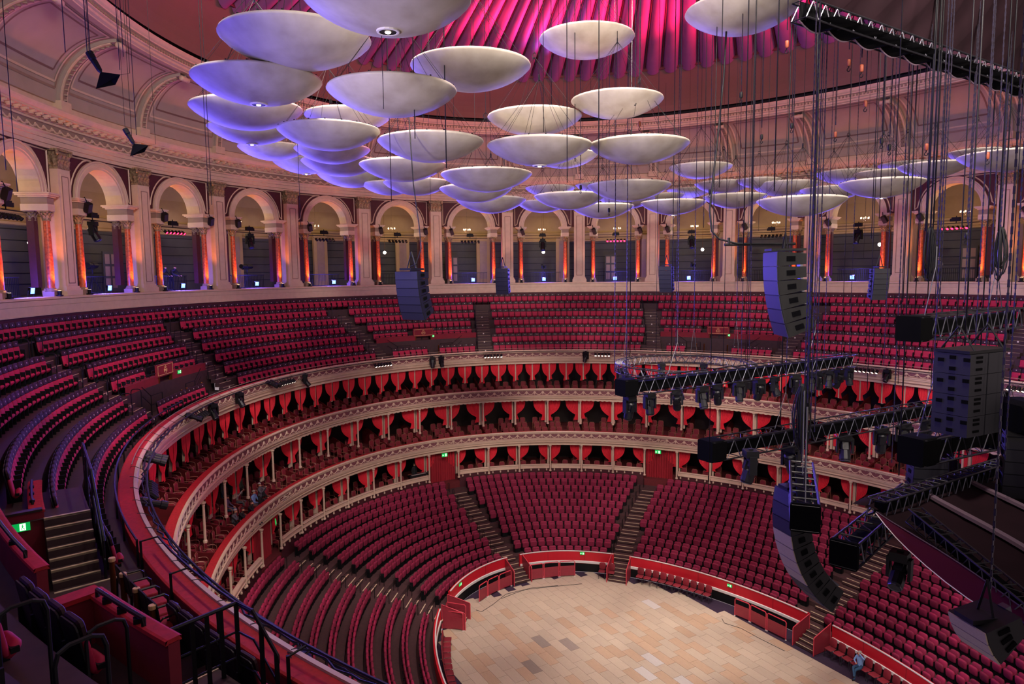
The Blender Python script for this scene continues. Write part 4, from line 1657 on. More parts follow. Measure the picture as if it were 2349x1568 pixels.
# ================================================================== arena wall, stairs, barriers, signs
GAPS = [(-4.2, 1.3), (-41.9, -37.0), (33.0, 43.0), (-92.8, -87.2)]
segs = []
cur = -125.0
for g0, g1 in sorted(GAPS):
    segs.append((cur, g0))
    cur = g1
segs.append((cur, 100.0))
for n, (a0, a1) in enumerate(segs):
    b = MB()
    tsx = rng_deg(a0, a1, 1.5)
    b.sweep(RA, [(0.12, -18.4), (0.12, -17.66), (0.0, -17.66), (0.0, -19.06)], tsx)
    w_ = obj('wall_arena_%d' % (n + 1), b, 'red_panel', kind='structure', label='bright red arena wall with pale top edge')
    b = MB()
    b.sweep(RA, [(0.03, -17.66), (0.03, -17.625), (-0.035, -17.625), (-0.035, -17.67), (0.0, -17.67)], tsx)
    obj('top_edge', b, 'white', parent=w_)
    b = MB()
    b.sweep(RA, [(0.0, -18.30), (-0.05, -18.32), (-0.05, -18.46), (0.0, -18.48)], tsx)
    obj('white_rail', b, 'white', parent=w_)
    b = MB()
    b.sweep(RA, [(-0.012, -18.5), (-0.02, -18.5), (-0.02, -19.05)], tsx)
    obj('skirting', b, 'black', parent=w_)
    for t in spaced(RA, rad(a0), rad(a1), 2.44)[::1]:
        b = MB()
        b.box((0, 0.004, 0), (0.012, 0.012, 0.62))
        obj('panel_joint', b, 'maroon', M=frame(RA, t, -17.98, 0.0), parent=w_)
    for a in (a0, a1):
        if seen(E(RA, rad(a), -18), 10):
            b = MB()
            b.box((0, 0, 0), (0.05, 0.14, 1.4))
            obj('end_post', b, 'red_paint', M=frame(RA, rad(a), -18.35, 0.05), parent=w_)
# stairs down into the arena
STAIRNOTE = {-1.45: 'beside the left-hand red gates', -39.4: 'at the foot of the long stepped aisle', -90.0: 'under the curved loudspeaker column', 38.0: 'at the near end of the red gates'}
for tc in (-1.45, -39.4, -90.0, 38.0):
    M = frame(RA, rad(tc), FLOOR, 0.0)
    th = thing('arena_steps', 'dark arena steps with red sides ' + STAIRNOTE[tc], 'steps', M)
    for i in range(4):
        b = MB()
        b.box((0, 0.18 + i * 0.28, (4 - i) * 0.075), (1.18, 0.28, (4 - i) * 0.15), 0)
        b.box((0, 0.31 + i * 0.28, (4 - i) * 0.15 + 0.006), (1.18, 0.035, 0.012), 1)
        obj('step', b, ['carpet', 'nosing'], parent=th)
    for s_ in (-1, 1):
        b = MB()
        x = s_ * 0.64
        zt = 1.42
        b.add([(x, 0.0, 0.02), (x, 1.32, 0.02), (x, 1.32, 0.98), (x, 0.0, zt)], [(0, 1, 2, 3)])
        obj('side_panel', b, 'barrier_panel', parent=th)
        b = MB()
        b.tube([(x, 0.0, 0.0), (x, 0.0, zt), (x, 1.30, 1.0), (x, 1.34, 0.94), (x, 1.34, 0.0)], 0.028, 6)
        obj('side_rail', b, 'barrier_frame', parent=th)


# red mobile barrier gates standing on the carpet
def barrier(p, q, label):
    p, q = np.array(p), np.array(q)
    L = float(np.linalg.norm(q - p))
    M = look((p[0], p[1], FLOOR), (q[0], q[1], FLOOR))
    th = thing('barrier', label, 'barrier', M, 'red arena barriers')
    b = MB()
    b.tube([(0.04, 0, 0.04), (0.04, 0, 0.98), (0.10, 0, 1.06), (L - 0.10, 0, 1.06), (L - 0.04, 0, 0.98), (L - 0.04, 0, 0.04)], 0.03, 6)
    obj('tube_frame', b, 'barrier_frame', parent=th)
    b = MB()
    b.box((L / 2, 0, 0.42), (L - 0.14, 0.02, 0.66))
    obj('panel', b, 'barrier_panel', parent=th)
    for x in (0.04, L - 0.04):
        b = MB()
        b.box((x, 0, 0.02), (0.07, 0.07, 0.05))
        obj('foot', b, 'white', parent=th)
    return th


def fl(x, y):
    return onz(x, y, FLOOR)[:2]


lbl = 'red tubular barrier with solid lower panel on the arena carpet'
for (a, c) in (((1102, 1380), (1118, 1367)), ):
    pass
for seg in ([(1099, 1382), (1119, 1368), (1145, 1355), (1174, 1343)], [(1213, 1332), (1247, 1327), (1283, 1323), (1320, 1321)], [(1684, 1411), (1720, 1426), (1758, 1446), (1804, 1469)]):
    for i in range(len(seg) - 1):
        barrier(fl(*seg[i]), fl(*seg[i + 1]), lbl)
# open barriers standing out at the left stair
for a, c in (((1023, 1420), (1070, 1428)), ((1018, 1440), (1064, 1447))):
    barrier(fl(a[0], a[1] + 0), fl(c[0], c[1] + 0), lbl)


# ---- green exit signs
def exit_sign(M, w, h, label, arrow=-1):
    th = thing('exit_sign', label, 'exit sign', M)
    b = MB()
    b.box((0, 0, 0), (w, 0.04, h))
    obj('plate', b, 'green_sign', parent=th)
    b = MB()
    y = 0.026
    def tri(pts):
        b.add([(x, y, z) for x, z in pts], [tuple(range(len(pts)))])
        b.add([(x, y, z) for x, z in pts], [tuple(reversed(range(len(pts))))])
    ax = arrow * -0.27 * w
    d = arrow * -1.0
    tri([(ax + d * 0.17 * w, 0.0), (ax + d * 0.04 * w, 0.30 * h), (ax + d * 0.02 * w, 0.22 * h), (ax + d * 0.09 * w, 0.06 * h), (ax - d * 0.13 * w, 0.06 * h), (ax - d * 0.13 * w, -0.06 * h), (ax + d * 0.09 * w, -0.06 * h), (ax + d * 0.02 * w, -0.22 * h), (ax + d * 0.04 * w, -0.30 * h)])
    px0 = -ax * 0.75
    tri([(px0 - 0.12 * w, -0.40 * h), (px0 + 0.12 * w, -0.40 * h), (px0 + 0.12 * w, 0.40 * h), (px0 - 0.12 * w, 0.40 * h)])
    obj('pictogram', b, 'white_sign', parent=th)
    b = MB()
    y = 0.032
    u = h
    b.lathe([(0.001, 0.0), (0.065 * u, 0.0)], 8, M=((1, 0, 0), (0, 0, 1), (0, -1, 0)), c=(px0 + 0.02 * u, y, 0.27 * u))
    for a_, c_, r_ in (((0.0, 0.20), (0.03, -0.04), 0.05), ((0.03, -0.04), (0.14, -0.16), 0.035), ((0.14, -0.16), (0.08, -0.32), 0.03), ((0.02, -0.04), (-0.10, -0.16), 0.035), ((-0.10, -0.16), (-0.18, -0.30), 0.03), ((0.0, 0.16), (0.14, 0.04), 0.028), ((0.0, 0.16), (-0.14, 0.06), 0.028)):
        b.tube([(px0 + a_[0] * u, y, a_[1] * u), (px0 + c_[0] * u, y, c_[1] * u)], r_ * u, 5)
    obj('running_figure', b, 'green_sign', parent=th)
    return th


exit_sign(frame(RA, rad(-27.0), -17.78, -0.06), 0.30, 0.16, 'green exit sign on the red arena wall behind the red gates')
exit_sign(frame(RA, rad(26.0), -17.84, -0.06), 0.30, 0.16, 'green exit sign on the curved end of the red arena wall by the open gate')
exit_sign(frame(RA, rad(-69.0), -17.86, -0.06), 0.30, 0.16, 'green exit sign on the red arena wall past the row of chairs')
exit_sign(frame(R1, rad(0.4), -13.0, -0.10), 0.46, 0.26, 'green exit sign above the long red entrance curtain')
exit_sign(frame(R1, rad(-46.6), -13.0, -0.10), 0.46, 0.26, 'green exit sign under the lowest balcony over the stepped aisle')
exit_sign(frame(R1, rad(47.0), -13.05, -0.14, 0.5), 0.46, 0.26, 'green exit sign under the curving left part of the lowest balcony')


# ---- vomitory doors in the circle
def monogram(size):
    cu = bpy.data.curves.new('monogram', 'FONT')
    cu.body = 'RAH'
    cu.size = size
    cu.align_x, cu.align_y = 'CENTER', 'CENTER'
    cu.space_character = 0.78
    cu.extrude = 0.006
    cu.resolution_u = 2
    o = bpy.data.objects.new('monogram', cu)
    COL.objects.link(o)
    dg = bpy.context.evaluated_depsgraph_get()
    me = bpy.data.meshes.new_from_object(o.evaluated_get(dg))
    bpy.data.objects.remove(o)
    me.materials.clear()
    me.materials.append(MATS['brass_bright'])
    return me


mat('brass_bright', 'c9a070', 0.45, 0.1)
mono = monogram(0.20)
zt4, z6 = crow(4)[1] + 0.40, crow(6)[1]
RW, _ = crow(4.55)
for v in VC:
    ai = sorted(caisle(4.5), key=lambda a: abs(a - v))[:2]
    lo, hi = min(ai), max(ai)
    hw = 0.62 / speed(RW, rad(v))
    note = {0.5: 'behind the hanging loudspeaker column', -55.3: 'behind the round truss', 55.8: 'left, by a green sign'}[v]
    th = thing('vomitory_wall', 'crimson cloth-covered wall around a circle doorway ' + note, 'wall', None)
    m_ = 0.62 / speed(RW, rad(lo))
    for a0, a1 in ((rad(lo) + m_, rad(v) - hw), (rad(v) + hw, rad(hi) - m_)):
        b = MB()
        b.sweep(RW, [(0.25, zt4), (0.0, zt4), (0.0, z6)], lrange(a0, a1, 14))
        obj('cloth', b, 'cloth_wall', parent=th)
        b = MB()
        b.tube([E(RW, t, zt4 + 0.14, 0.05) for t in lrange(a0, a1, 10)], 0.02, 5)
        for t in lrange(a0, a1, 5):
            b.tube([E(RW, t, zt4, 0.05), E(RW, t, zt4 + 0.14, 0.05)], 0.014, 4)
        obj('guard_rail', b, 'black', parent=th)
    M = frame(RW, rad(v), z6, 0.0)
    b = MB()
    for s_ in (-1, 1):
        b.box((s_ * 0.66, -0.02, (zt4 - z6) / 2), (0.08, 0.14, zt4 - z6))
    obj('door_jamb', b, 'brass', M=M, parent=th)
    for s_ in (-1, 1):
        b = MB()
        b.box((s_ * 0.31, -0.35, 0.95), (0.60, 0.05, 1.9))
        b.box((s_ * 0.31, -0.32, 1.25), (0.42, 0.02, 0.9), 1)
        b.box((s_ * 0.06, -0.29, 1.0), (0.04, 0.04, 0.3), 2)
        obj('door_leaf', b, ['wood_dark', 'maroon', 'brass_bright'], M=M, parent=th)
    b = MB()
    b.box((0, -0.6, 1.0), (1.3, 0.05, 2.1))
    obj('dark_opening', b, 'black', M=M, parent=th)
    Ms = frame(RW, rad(v), zt4 + 0.22, 0.0)
    ts_ = thing('door_sign', 'red board with gold crowned monogram above the circle doorway ' + note, 'sign', Ms)
    b = MB()
    b.box((0, 0, 0), (1.75, 0.10, 0.62))
    obj('board', b, 'cloth_wall', parent=ts_)
    b = MB()
    y = 0.056
    b.tube([(-0.78, y, -0.24), (0.78, y, -0.24), (0.78, y, 0.24), (-0.78, y, 0.24)], 0.016, 4, closed=True)
    obj('gold_border', b, 'brass_bright', parent=ts_)
    b = MB()
    b.tube([(0.14 * cos(2 * pi * i / 18), y, -0.045 + 0.14 * sin(2 * pi * i / 18)) for i in range(18)], 0.010, 4, closed=True)
    b.tube([(-0.08, y, 0.10), (0.08, y, 0.10)], 0.012, 4)
    for s_ in (-1, 1):
        b.tube([(s_ * 0.08, y, 0.10), (s_ * 0.10, y, 0.155), (s_ * 0.05, y, 0.175), (0, y, 0.15)], 0.009, 4)
    b.tube([(0, y, 0.10), (0, y, 0.215)], 0.009, 4)
    b.tube([(-0.02, y, 0.20), (0.02, y, 0.20)], 0.009, 4)
    obj('crown_and_ring', b, 'brass_bright', parent=ts_)
    put('monogram', mono, Tr(0, 0.058, -0.045) @ Matrix.Rotation(pi, 4, 'Z') @ Matrix.Rotation(pi / 2, 4, 'X'), ts_)
    b = MB()
    b.tube([(-0.9, 0.0, 0.31), (-0.9, 0, 0.42), (0.9, 0, 0.42), (0.9, 0, 0.31)], 0.016, 5)
    obj('top_rail', b, 'black', parent=ts_)
    off = -0.85 if v != 55.8 else -1.5
    exit_sign(frame(RW, rad(v) , zt4 - 0.12, -0.06) @ Tr(off, 0, 0), 0.34 if v == 55.8 else 0.16, 0.18, {0.5: 'tiny green exit sign by the doorway behind the loudspeaker column', -55.3: 'tiny green exit sign by the doorway behind the round truss', 55.8: 'green exit sign on crimson cloth wall of the left doorway'}[v])
    # bollards in front
    for i, o_ in enumerate((-0.9, 0.9, 1.5)):
        b = MB()
        b.lathe([(0.05, 0), (0.05, 0.85), (0.055, 0.86), (0.055, 0.9), (0.001, 0.9)], 8)
        obj('bollard', b, 'brass', M=frame(crow(5.7)[0], rad(v), z6) @ Tr(o_ - 1.2 * (v > 50), 0, 0), label='brass-topped bollard before the circle doorway ' + note, cat='bollard', group='bollards ' + note, smooth=True)
# handrail frames in front of the doorways
for v in VC:
    M = frame(crow(5.1)[0], rad(v), z6)
    for s_ in (-1, 1):
        b = MB()
        for x in (1.3, 2.4):
            b.tube([(s_ * x, 0, 0), (s_ * x, 0, 0.95)], 0.02, 5)
        b.tube([(s_ * 1.3, 0, 0.95), (s_ * 2.4, 0, 0.95), (s_ * 3.2, 0, 1.5)], 0.02, 5)
        b.tube([(s_ * 1.3, 0, 0.5), (s_ * 2.4, 0, 0.5), (s_ * 3.2, 0, 1.05)], 0.015, 5)
        obj('door_handrail', b, 'black', M=M, group='doorway handrails', label='black handrail frame before the circle doorway ' + {0.5: 'behind the hanging loudspeaker column', -55.3: 'behind the round truss', 55.8: 'on the left'}[v], cat='handrail')
# ================================================================== foreground: the near vomitory of the circle
z4, z6 = crow(4)[1], crow(6)[1]


def kslab(b, k0, k1, t0, t1, z, thick, mi=0, n=8):
    """curved slab between rows k0..k1 and angles t0..t1 (degrees)"""
    R0, R1_ = crow(k0)[0], crow(k1)[0]
    ts_ = lrange(rad(t0), rad(t1), n)
    b.grid([[E(R1_, t, z), E(R0, t, z)] for t in ts_], mi)
    b.grid([[E(R1_, t, z - thick), E(R1_, t, z)] for t in ts_], mi)
    b.grid([[E(R0, t, z), E(R0, t, z - thick)] for t in ts_], mi)
    for t in (ts_[0], ts_[-1]):
        b.add([E(R0, t, z), E(R1_, t, z), E(R1_, t, z - thick), E(R0, t, z - thick)], [(0, 1, 2, 3)], mi)
    return b


stair_lbl = {0: 'flight of brown steps with pale nosings beside the large green exit sign', 1: 'flight of brown steps below the black guard rail near the gold-edged landing'}
for n, (ta, tb, sgn) in enumerate(((99.2, 101.7, 1), (116.7, 114.2, -1))[:1]):
    th = thing('stair', stair_lbl[n], 'stairs')
    for i in range(8):
        u0 = ta + (tb - ta) * i / 7
        u1 = ta + (tb - ta) * (i + 1) / 7
        if i == 0:
            u0 = ta - sgn * 4.6
            u1 = ta
        else:
            u0 = ta + (tb - ta) * (i - 1) / 7
            u1 = ta + (tb - ta) * i / 7
        z = z4 - 0.181 * i
        if i == 7:
            continue
        b = MB()
        kslab(b, 4.62, 5.66, min(u0, u1), max(u0, u1), z, z - z6 + 0.02, 0, 8 if i == 0 else 3)
        obj('landing' if i == 0 else 'step', b, 'circle_floor', parent=th)
        b = MB()
        kslab(b, 4.62, 5.66, min(u1, u1 - sgn * 0.12), max(u1, u1 - sgn * 0.12), z + 0.012, 0.05, 0, 2)
        obj('nosing', b, 'nosing', parent=th)
    b = MB()
    kslab(b, 4.62, 6.75, min(tb, tb - sgn * 0.12), max(tb, tb - sgn * 0.12), z6 + 0.012, 0.05, 0, 2)
    obj('nosing', b, 'nosing', parent=th)
# landing edge beyond the well
b = MB()
kslab(b, 4.75, 5.62, 114.6, 114.8, crow(5)[1] + 0.012, 0.05, 0, 2)
obj('trim_4', b, 'nosing', kind='structure', label='pale nosing along the edge of the railed landing')


def kwall(name, k, t0, t1, ztop, zbot, label, w=0.30, cap='velvet_cap', rail=True):
    R = crow(k)[0]
    ts_ = lrange(rad(t0), rad(t1), 14)
    th = thing(name, label, 'wall')
    b = MB()
    b.sweep(R, [(w / 2 - 0.03, zbot), (w / 2 - 0.03, ztop - 0.05)], ts_)
    b.sweep(R, [(-w / 2 + 0.03, ztop - 0.05), (-w / 2 + 0.03, zbot)], ts_)
    for t in (ts_[0], ts_[-1]):
        b.add([E(R, t, ztop - 0.05, w / 2 - 0.03), E(R, t, ztop - 0.05, -w / 2 + 0.03), E(R, t, zbot, -w / 2 + 0.03), E(R, t, zbot, w / 2 - 0.03)], [(0, 1, 2, 3)])
    obj('wall_face', b, 'cloth_wall', parent=th)
    b = MB()
    b.sweep(R, [(w / 2, ztop - 0.06), (w / 2, ztop - 0.01), (w / 2 - 0.03, ztop), (-w / 2 + 0.03, ztop), (-w / 2, ztop - 0.01), (-w / 2, ztop - 0.06)], ts_)
    for t in (ts_[0], ts_[-1]):
        b.add([E(R, t, ztop - 0.06, w / 2), E(R, t, ztop, w / 2 - 0.03), E(R, t, ztop, -w / 2 + 0.03), E(R, t, ztop - 0.06, -w / 2)], [(0, 1, 2, 3)])
    obj('velvet_top', b, cap, parent=th)
    if rail:
        b = MB()
        m = 1.2 / 25
        rt = lrange(rad(t0) + m * 0.2, rad(t1) - m * 0.4, 10)
        o = 0.06
        b.tube([E(R, rt[0], ztop, o)] + [E(R, t, ztop + 0.09, o) for t in rt] + [E(R, rt[-1], ztop, o)], 0.03, 6)
        for t in rt[2::3]:
            b.box(E(R, t, ztop + 0.03, o), (0.10, 0.10, 0.06))
        obj('hand_rail', b, 'black_gloss', parent=th)
    return th


kwall('parapet_wall', 4.50, 93.5, 99.0, -4.16, z6, 'short crimson parapet above the large green exit sign')
kwall('parapet_wall', 3.45, 97.0, 112.0, -3.10, z6, 'long curved crimson parapet with black rail before the wavy row of black seat backs', w=0.20)
kwall('parapet_wall', 3.66, 114.9, 119.0, -3.05, z6, 'low crimson box wall with black rail beside the brass bollards', w=0.20)
# return of the box wall
th = thing('parapet_wall', 'short crimson end wall closing the box at the foot of the steps', 'wall')
Mx = look(KT(3.05, 114.95, 0), KT(3.66, 114.95, 0))
L = float(np.linalg.norm(KT(3.05, 114.95, 0) - KT(3.66, 114.95, 0)))
b = MB()
b.box((L / 2, 0, -4.35), (L, 0.2, 2.54))
obj('wall_face', b, 'cloth_wall', M=Mx, parent=th)
b = MB()
b.box((L / 2, 0, -3.07), (L + 0.1, 0.26, 0.06))
obj('velvet_top', b, 'velvet_cap', M=Mx, parent=th)
# lintel wall with the big exit sign
th = thing('sign_wall', 'crimson end wall carrying the large green exit sign at the head of the steps', 'wall')
p0, p1 = KT(3.55, 98.9, 0), KT(4.56, 98.9, 0)
Mx = look(p0, p1)
L = float(np.linalg.norm(p1 - p0))
b = MB()
b.box((L / 2, 0, (-4.18 + z6) / 2), (L, 0.12, -4.18 - z6))
obj('wall_face', b, 'cloth_wall', M=Mx, parent=th)
b = MB()
b.box((L / 2, 0, -4.16), (L + 0.08, 0.18, 0.05))
obj('top_rail', b, 'wood_dark', M=Mx, parent=th)
pm = (p0 + p1) / 2
tc = rad(98.9)
tang = Vector((-sin(tc) * 32.95, cos(tc) * 27.7, 0)).normalized()
y_ = tang
x_ = y_.cross(Vector((0, 0, 1)))
Ms = Matrix(((x_.x, y_.x, 0, pm[0] + y_.x * 0.1), (x_.y, y_.y, 0, pm[1] + y_.y * 0.1), (0, 0, 1, -4.45), (0, 0, 0, 1)))
exit_sign(Ms, 0.46, 0.19, 'large green exit sign with white arrow at the head of the brown steps')
# hand rail down the far stair
b = MB()
b.tube([KT(5.76, 92.8, -3.45), KT(5.76, 93.0, -3.40), KT(5.76, 98.9, -3.45), KT(5.76, 101.5, -4.65), KT(5.76, 101.6, -4.75)], 0.035, 6)
for tt, z0, z1 in ((93.0, z4, -3.42), (96.0, z4, -3.44), (98.9, z4, -3.46), (101.4, z6, -4.6)):
    b.tube([KT(5.76, tt, z0 - 0.6), KT(5.76, tt, z1)], 0.028, 6)
b.tube([KT(5.76, 93.0, -4.0), KT(5.76, 98.9, -4.05), KT(5.76, 101.5, -5.2)], 0.02, 6)
obj('stair_rail', b, 'black_gloss', label='long black handrail running down beside the brown steps', cat='handrail')
# bollards
for i, (x, y) in enumerate(((722, 80), (793, 178), (880, 275), (983, 385))):
    p = onz(x / 2.8175, 1250 + y / 2.8175, -4.68)
    th = thing('bollard', 'tall brass bollard in the line of four beside the crimson box wall', 'bollard', Tr(p[0], p[1], z6), 'brass bollards by the box wall')
    b = MB()
    b.lathe([(0.055, 0), (0.055, 0.86)], 12)
    obj('post', b, 'brass', parent=th, smooth=True)
    b = MB()
    b.lathe([(0.055, 0.86), (0.066, 0.87), (0.066, 0.93), (0.06, 0.94), (0.001, 0.94)], 12)
    obj('cap', b, 'brass_bright', parent=th)


# loose black-framed chairs along the parapet
def loose_parts():
    P = []
    b = MB()
    cushion(b, 0.46, 0.10, 0.44, 0.04, (0, 0.03, 0.46))
    P.append(('seat', b, ['velvet']))
    b = MB()
    cushion(b, 0.46, 0.42, 0.05, 0.05, (0, -0.24, 0.74), rotx(0.12))
    P.append(('backrest', b, ['black_gloss']))
    for s_ in (-1, 1):
        b = MB()
        b.tube([(s_ * 0.25, -0.26, 0.0), (s_ * 0.25, -0.24, 0.62), (s_ * 0.25, -0.18, 0.67), (s_ * 0.25, 0.18, 0.67), (s_ * 0.25, 0.24, 0.62), (s_ * 0.25, 0.25, 0.0)], 0.02, 6)
        P.append(('arm_frame', b, ['black_gloss']))
    return P


lp = [(n, b.mesh(n, m)) for n, b, m in loose_parts()]
for tdg in (105.6, 106.6, 107.7, 108.7, 109.7):
    p = KT(5.92, tdg, z6)
    t = rad(tdg)
    th = thing('loose_chair', 'black-framed armchair with red seat standing behind the circle parapet near the bollards', 'chair', Tr(p[0], p[1], z6) @ frame(RC, t).to_3x3().to_4x4(), 'loose chairs by the bollards')
    for n, me in lp:
        put(n, me, None, th)
# guard rail round the near landing
P0, P1, P2, P3 = onz(384, 1447, -3.92), onz(541, 1382, -3.92), onz(578, 1399, -3.92), onz(637, 1504, -4.55)
th = thing('guard_rail', 'black barred guard rail around the gold-edged landing in front of the parapet', 'railing')
b = MB()
b.tube([P0, P1, P2, P3, P3 + np.array([0.02, 0.0, -0.12])], 0.03, 6)
obj('top_rail', b, 'black_gloss', parent=th)
b = MB()
b.tube([P0 - (0, 0, 0.45), P1 - (0, 0, 0.45)], 0.018, 5)
b.tube([P0 - (0, 0, 0.85), P1 - (0, 0, 0.85)], 0.018, 5)
b.tube([P1 - (0, 0, 0.45), P2 - (0, 0, 0.45), P3 - (0, 0, 0.45)], 0.018, 5)
b.tube([P1 - (0, 0, 0.95), P2 - (0, 0, 0.95), P3 - (0, 0, 0.85)], 0.018, 5)
obj('mid_rail', b, 'black', parent=th)
for u in (0.12, 0.34, 0.55, 0.76, 1.0):
    q = P0 + (P1 - P0) * u
    b = MB()
    b.box(q - (0, 0, 0.55), (0.06, 0.06, 1.1))
    obj('post', b, 'black', parent=th)
for q in (P2 + (P3 - P2) * 0.35, P2 + (P3 - P2) * 0.95):
    b = MB()
    b.box(q - (0, 0, 0.6), (0.06, 0.06, 1.2))
    obj('post', b, 'black', parent=th)
# safety rails on the circle parapet
for (t0, t1), lb in (((60, 101), 'thin black safety rail lit blue along the far sweep of the circle parapet'), ((101.5, 121), 'black safety rail on posts along the near stretch of the circle parapet')):
    th = thing('safety_rail', lb, 'handrail')
    b = MB()
    n = int(abs(t1 - t0) / 1.2)
    zz = -5.0 if t0 < 100 else -4.95
    dd = 0.50 if t0 < 100 else 0.10
    b.tube([E(RC, rad(t), zz, dd) for t in lrange(t0, t1, n)], 0.028, 6)
    obj('rail', b, 'black_gloss', parent=th)
    for t in lrange(t0, t1, max(5, n // 3)):
        b = MB()
        b.box(E(RC, rad(t), (zz + z6) / 2, max(dd, 0.47)), (0.05, 0.05, zz - z6))
        if dd < 0.4:
            b.tube([E(RC, rad(t), zz, dd), E(RC, rad(t), zz - 0.02, 0.47)], 0.02, 5)
        obj('post', b, 'black', parent=th)

# ---- lighting bar along the circle front with its lamps
th = thing('front_lamp_bar', 'steel lighting bar on brackets running along the topmost balcony front', 'lamp bar')
b = MB()
b.tube([E(RC, t, -5.38, -0.34) for t in rng_deg(-110, 121, 1.2)], 0.03, 6)
obj('pipe', b, 'dark_grey', parent=th)
b = MB()
b.tube([E(RC, t, -5.16, 0.12) for t in rng_deg(-110, 84, 1.2)], 0.018, 5)
obj('upper_pipe', b, 'cream_dark', parent=th)
b = MB()
b.tube([E(RC, rad(a), -5.40, -0.30) + np.array([0.03 * sin(a * 7), 0.03 * cos(a * 9), 0.025 * sin(a * 5)]) for a in np.arange(66, 121, 0.8)], 0.028, 5)
b.tube([E(RC, rad(a), -5.34, -0.22) + np.array([0.05 * sin(a * 11), 0.04 * cos(a * 5), 0.03 * sin(a * 8)]) for a in np.arange(70, 121, 0.7)], 0.022, 5)
obj('cable_loom', b, 'black', parent=th)
brk = MB()
brk.tube([(0, -0.12, 0.14), (0, 0.0, 0.12), (0, 0.34, -0.08)], 0.009, 4)
bkm = brk.mesh('bracket', ['dark_grey'])
for t in spaced(RC, rad(-104), rad(118), 1.3):
    if seen(E(RC, t, -5.3), 10):
        put('bracket', bkm, frame(RC, t, -5.30, 0.0), th)
# lamp groups measured along the front: photograph x centre, kind, count
GR = [(343, 'par', 6), (348, 'prof', 1), (390, 'prof', 3), (455, 'par', 6), (488, 'mh', 1), (440, 'prof', 1), (549, 'mh', 1), (655, 'par', 6), (625, 'prof', 2), (700, 'mh', 1), (876, 'par', 6), (992, 'mh', 1), (1012, 'mh', 1), (1130, 'par', 6), (1344, 'mh', 1), (1382, 'par', 5), (1990, 'par', 6), (2035, 'mh', 1), (2335, 'par', 4)]
TT = [(a / 20, px(E(RC, rad(a / 20), -5.4, -0.34))[0]) for a in range(-2080, 1920)]


def t_at(x, lo=-104, hi=96):
    return min(((abs(xx - x), a) for a, xx in TT if lo < a < hi))[1]


prof_b = MB()
prof_b.lathe([(0.10, 0.28), (0.13, 0.22), (0.13, 0.0), (0.10, -0.05), (0.10, -0.28), (0.125, -0.30), (0.125, -0.48)], 10)
prof_b.lathe([(0.001, -0.44), (0.11, -0.45)], 10, 1)
prof_b.tube([(-0.16, 0, 0.1), (-0.16, 0, 0.34), (0.16, 0, 0.34), (0.16, 0, 0.1)], 0.015, 4)
prof_me = prof_b.mesh('profile_lamp', ['black_gloss', 'steel'])
for x, kd, cnt in GR:
    tcn = rad(t_at(x)) if x > 330 else rad(84)
    if x == 348:
        tcn = rad(91.5)
    if x == 343:
        tcn = rad(87.5)
    if x == 390:
        tcn = rad(79.5)
    for i in range(cnt):
        sp_ = 0.27 if kd == 'par' else 0.34
        t = tcn + (i - (cnt - 1) / 2) * sp_ / speed(RC, tcn)
        M = frame(RC, t, -5.50, -0.34)
        if kd == 'mh':
            put_mh(M @ Tr(0, 0, 0.08), 'black moving light clamped to the bar on the topmost balcony front', 'moving lights on the balcony bar', 1.05, random.uniform(-0.8, 0.8), random.uniform(0.2, 0.7))
        elif kd == 'par':
            th2 = thing('par_can', 'short lit reflector lamp in a row on the topmost balcony front', 'stage light', M, 'reflector lamps on the balcony bar')
            put('par_lamp', PARS['lit'], Matrix.Rotation(0.75, 4, 'X') @ Tr(0, 0, -0.05), th2)
        else:
            th2 = thing('profile_spot', 'long black profile spotlight poking out from the topmost balcony front', 'stage light', M, 'profile spots on the balcony bar')
            put('profile_lamp', prof_me, Matrix.Rotation(1.2, 4, 'X'), th2)
# small equipment tray on the near parapet
b = MB()
b.box((0, 0, 0.04), (0.45, 0.28, 0.08))
for i in range(6):
    b.tube([(0.1 * cos(i) - 0.1, 0.12 * sin(i), 0.1), (0.2 * cos(i * 2), 0.2 * sin(i * 2), 0.16), (0.3 * cos(i * 3), 0.2, 0.05)], 0.012, 4)
obj('cable_tray', b, ['dark_grey'], M=Tr(*onz(690, 1508, -5.45)), label='grey box with tangled cables resting outside the near parapet', cat='equipment')
# ================================================================== hanging acoustic discs
def disc_mesh():
    b = MB()
    prof = []
    R_ = 1.6
    for i in range(15):
        r = R_ * i / 14
        prof.append((max(r, 0.001), -0.58 * (1 - (r / R_) ** 2) ** 0.85))
    prof += [(1.62, 0.03), (1.60, 0.07), (1.50, 0.10), (1.2, 0.10), (0.6, 0.16), (0.001, 0.18)]
    b.lathe(prof, 40)
    return b.mesh('shell', ['disc'], True)


dsk = disc_mesh()
b = MB()
for i in range(10):
    a = 2 * pi * i / 10
    b.tube([(1.5 * cos(a), 1.5 * sin(a), 0.08), (0.02 * cos(a), 0.02 * sin(a), 2.0)], 0.006, 3, cap=False)
b.tube([(0, 0, 2.0), (0, 0, 9.0)], 0.010, 4)
b.tube([(0.08 * cos(i * pi / 5), 0.0, 2.05 + 0.10 * sin(i * pi / 5)) for i in range(10)], 0.015, 4, closed=True)
wires = b.mesh('suspension_wires', ['black'])
b = MB()
b.lathe([(0.23, 0.06), (0.22, 0.0), (0.175, -0.005), (0.17, 0.0)], 16)
b.lathe([(0.17, 0.0), (0.02, 0.004)], 12, 1)
ring_m = b.mesh('downlight_ring', ['white', 'black'])
b = MB()
b.lathe([(0.001, 0.0), (0.05, 0.01), (0.06, 0.03)], 10)
bulb_m = b.mesh('downlight_bulb', ['white_bulb'])
b = MB()
for i in range(20):
    a = 2 * pi * i / 20
    b.box((1.57 * cos(a), 1.57 * sin(a), 0.09), (0.035, 0.035, 0.03))
clip_m = b.mesh('rim_clip', ['black'])
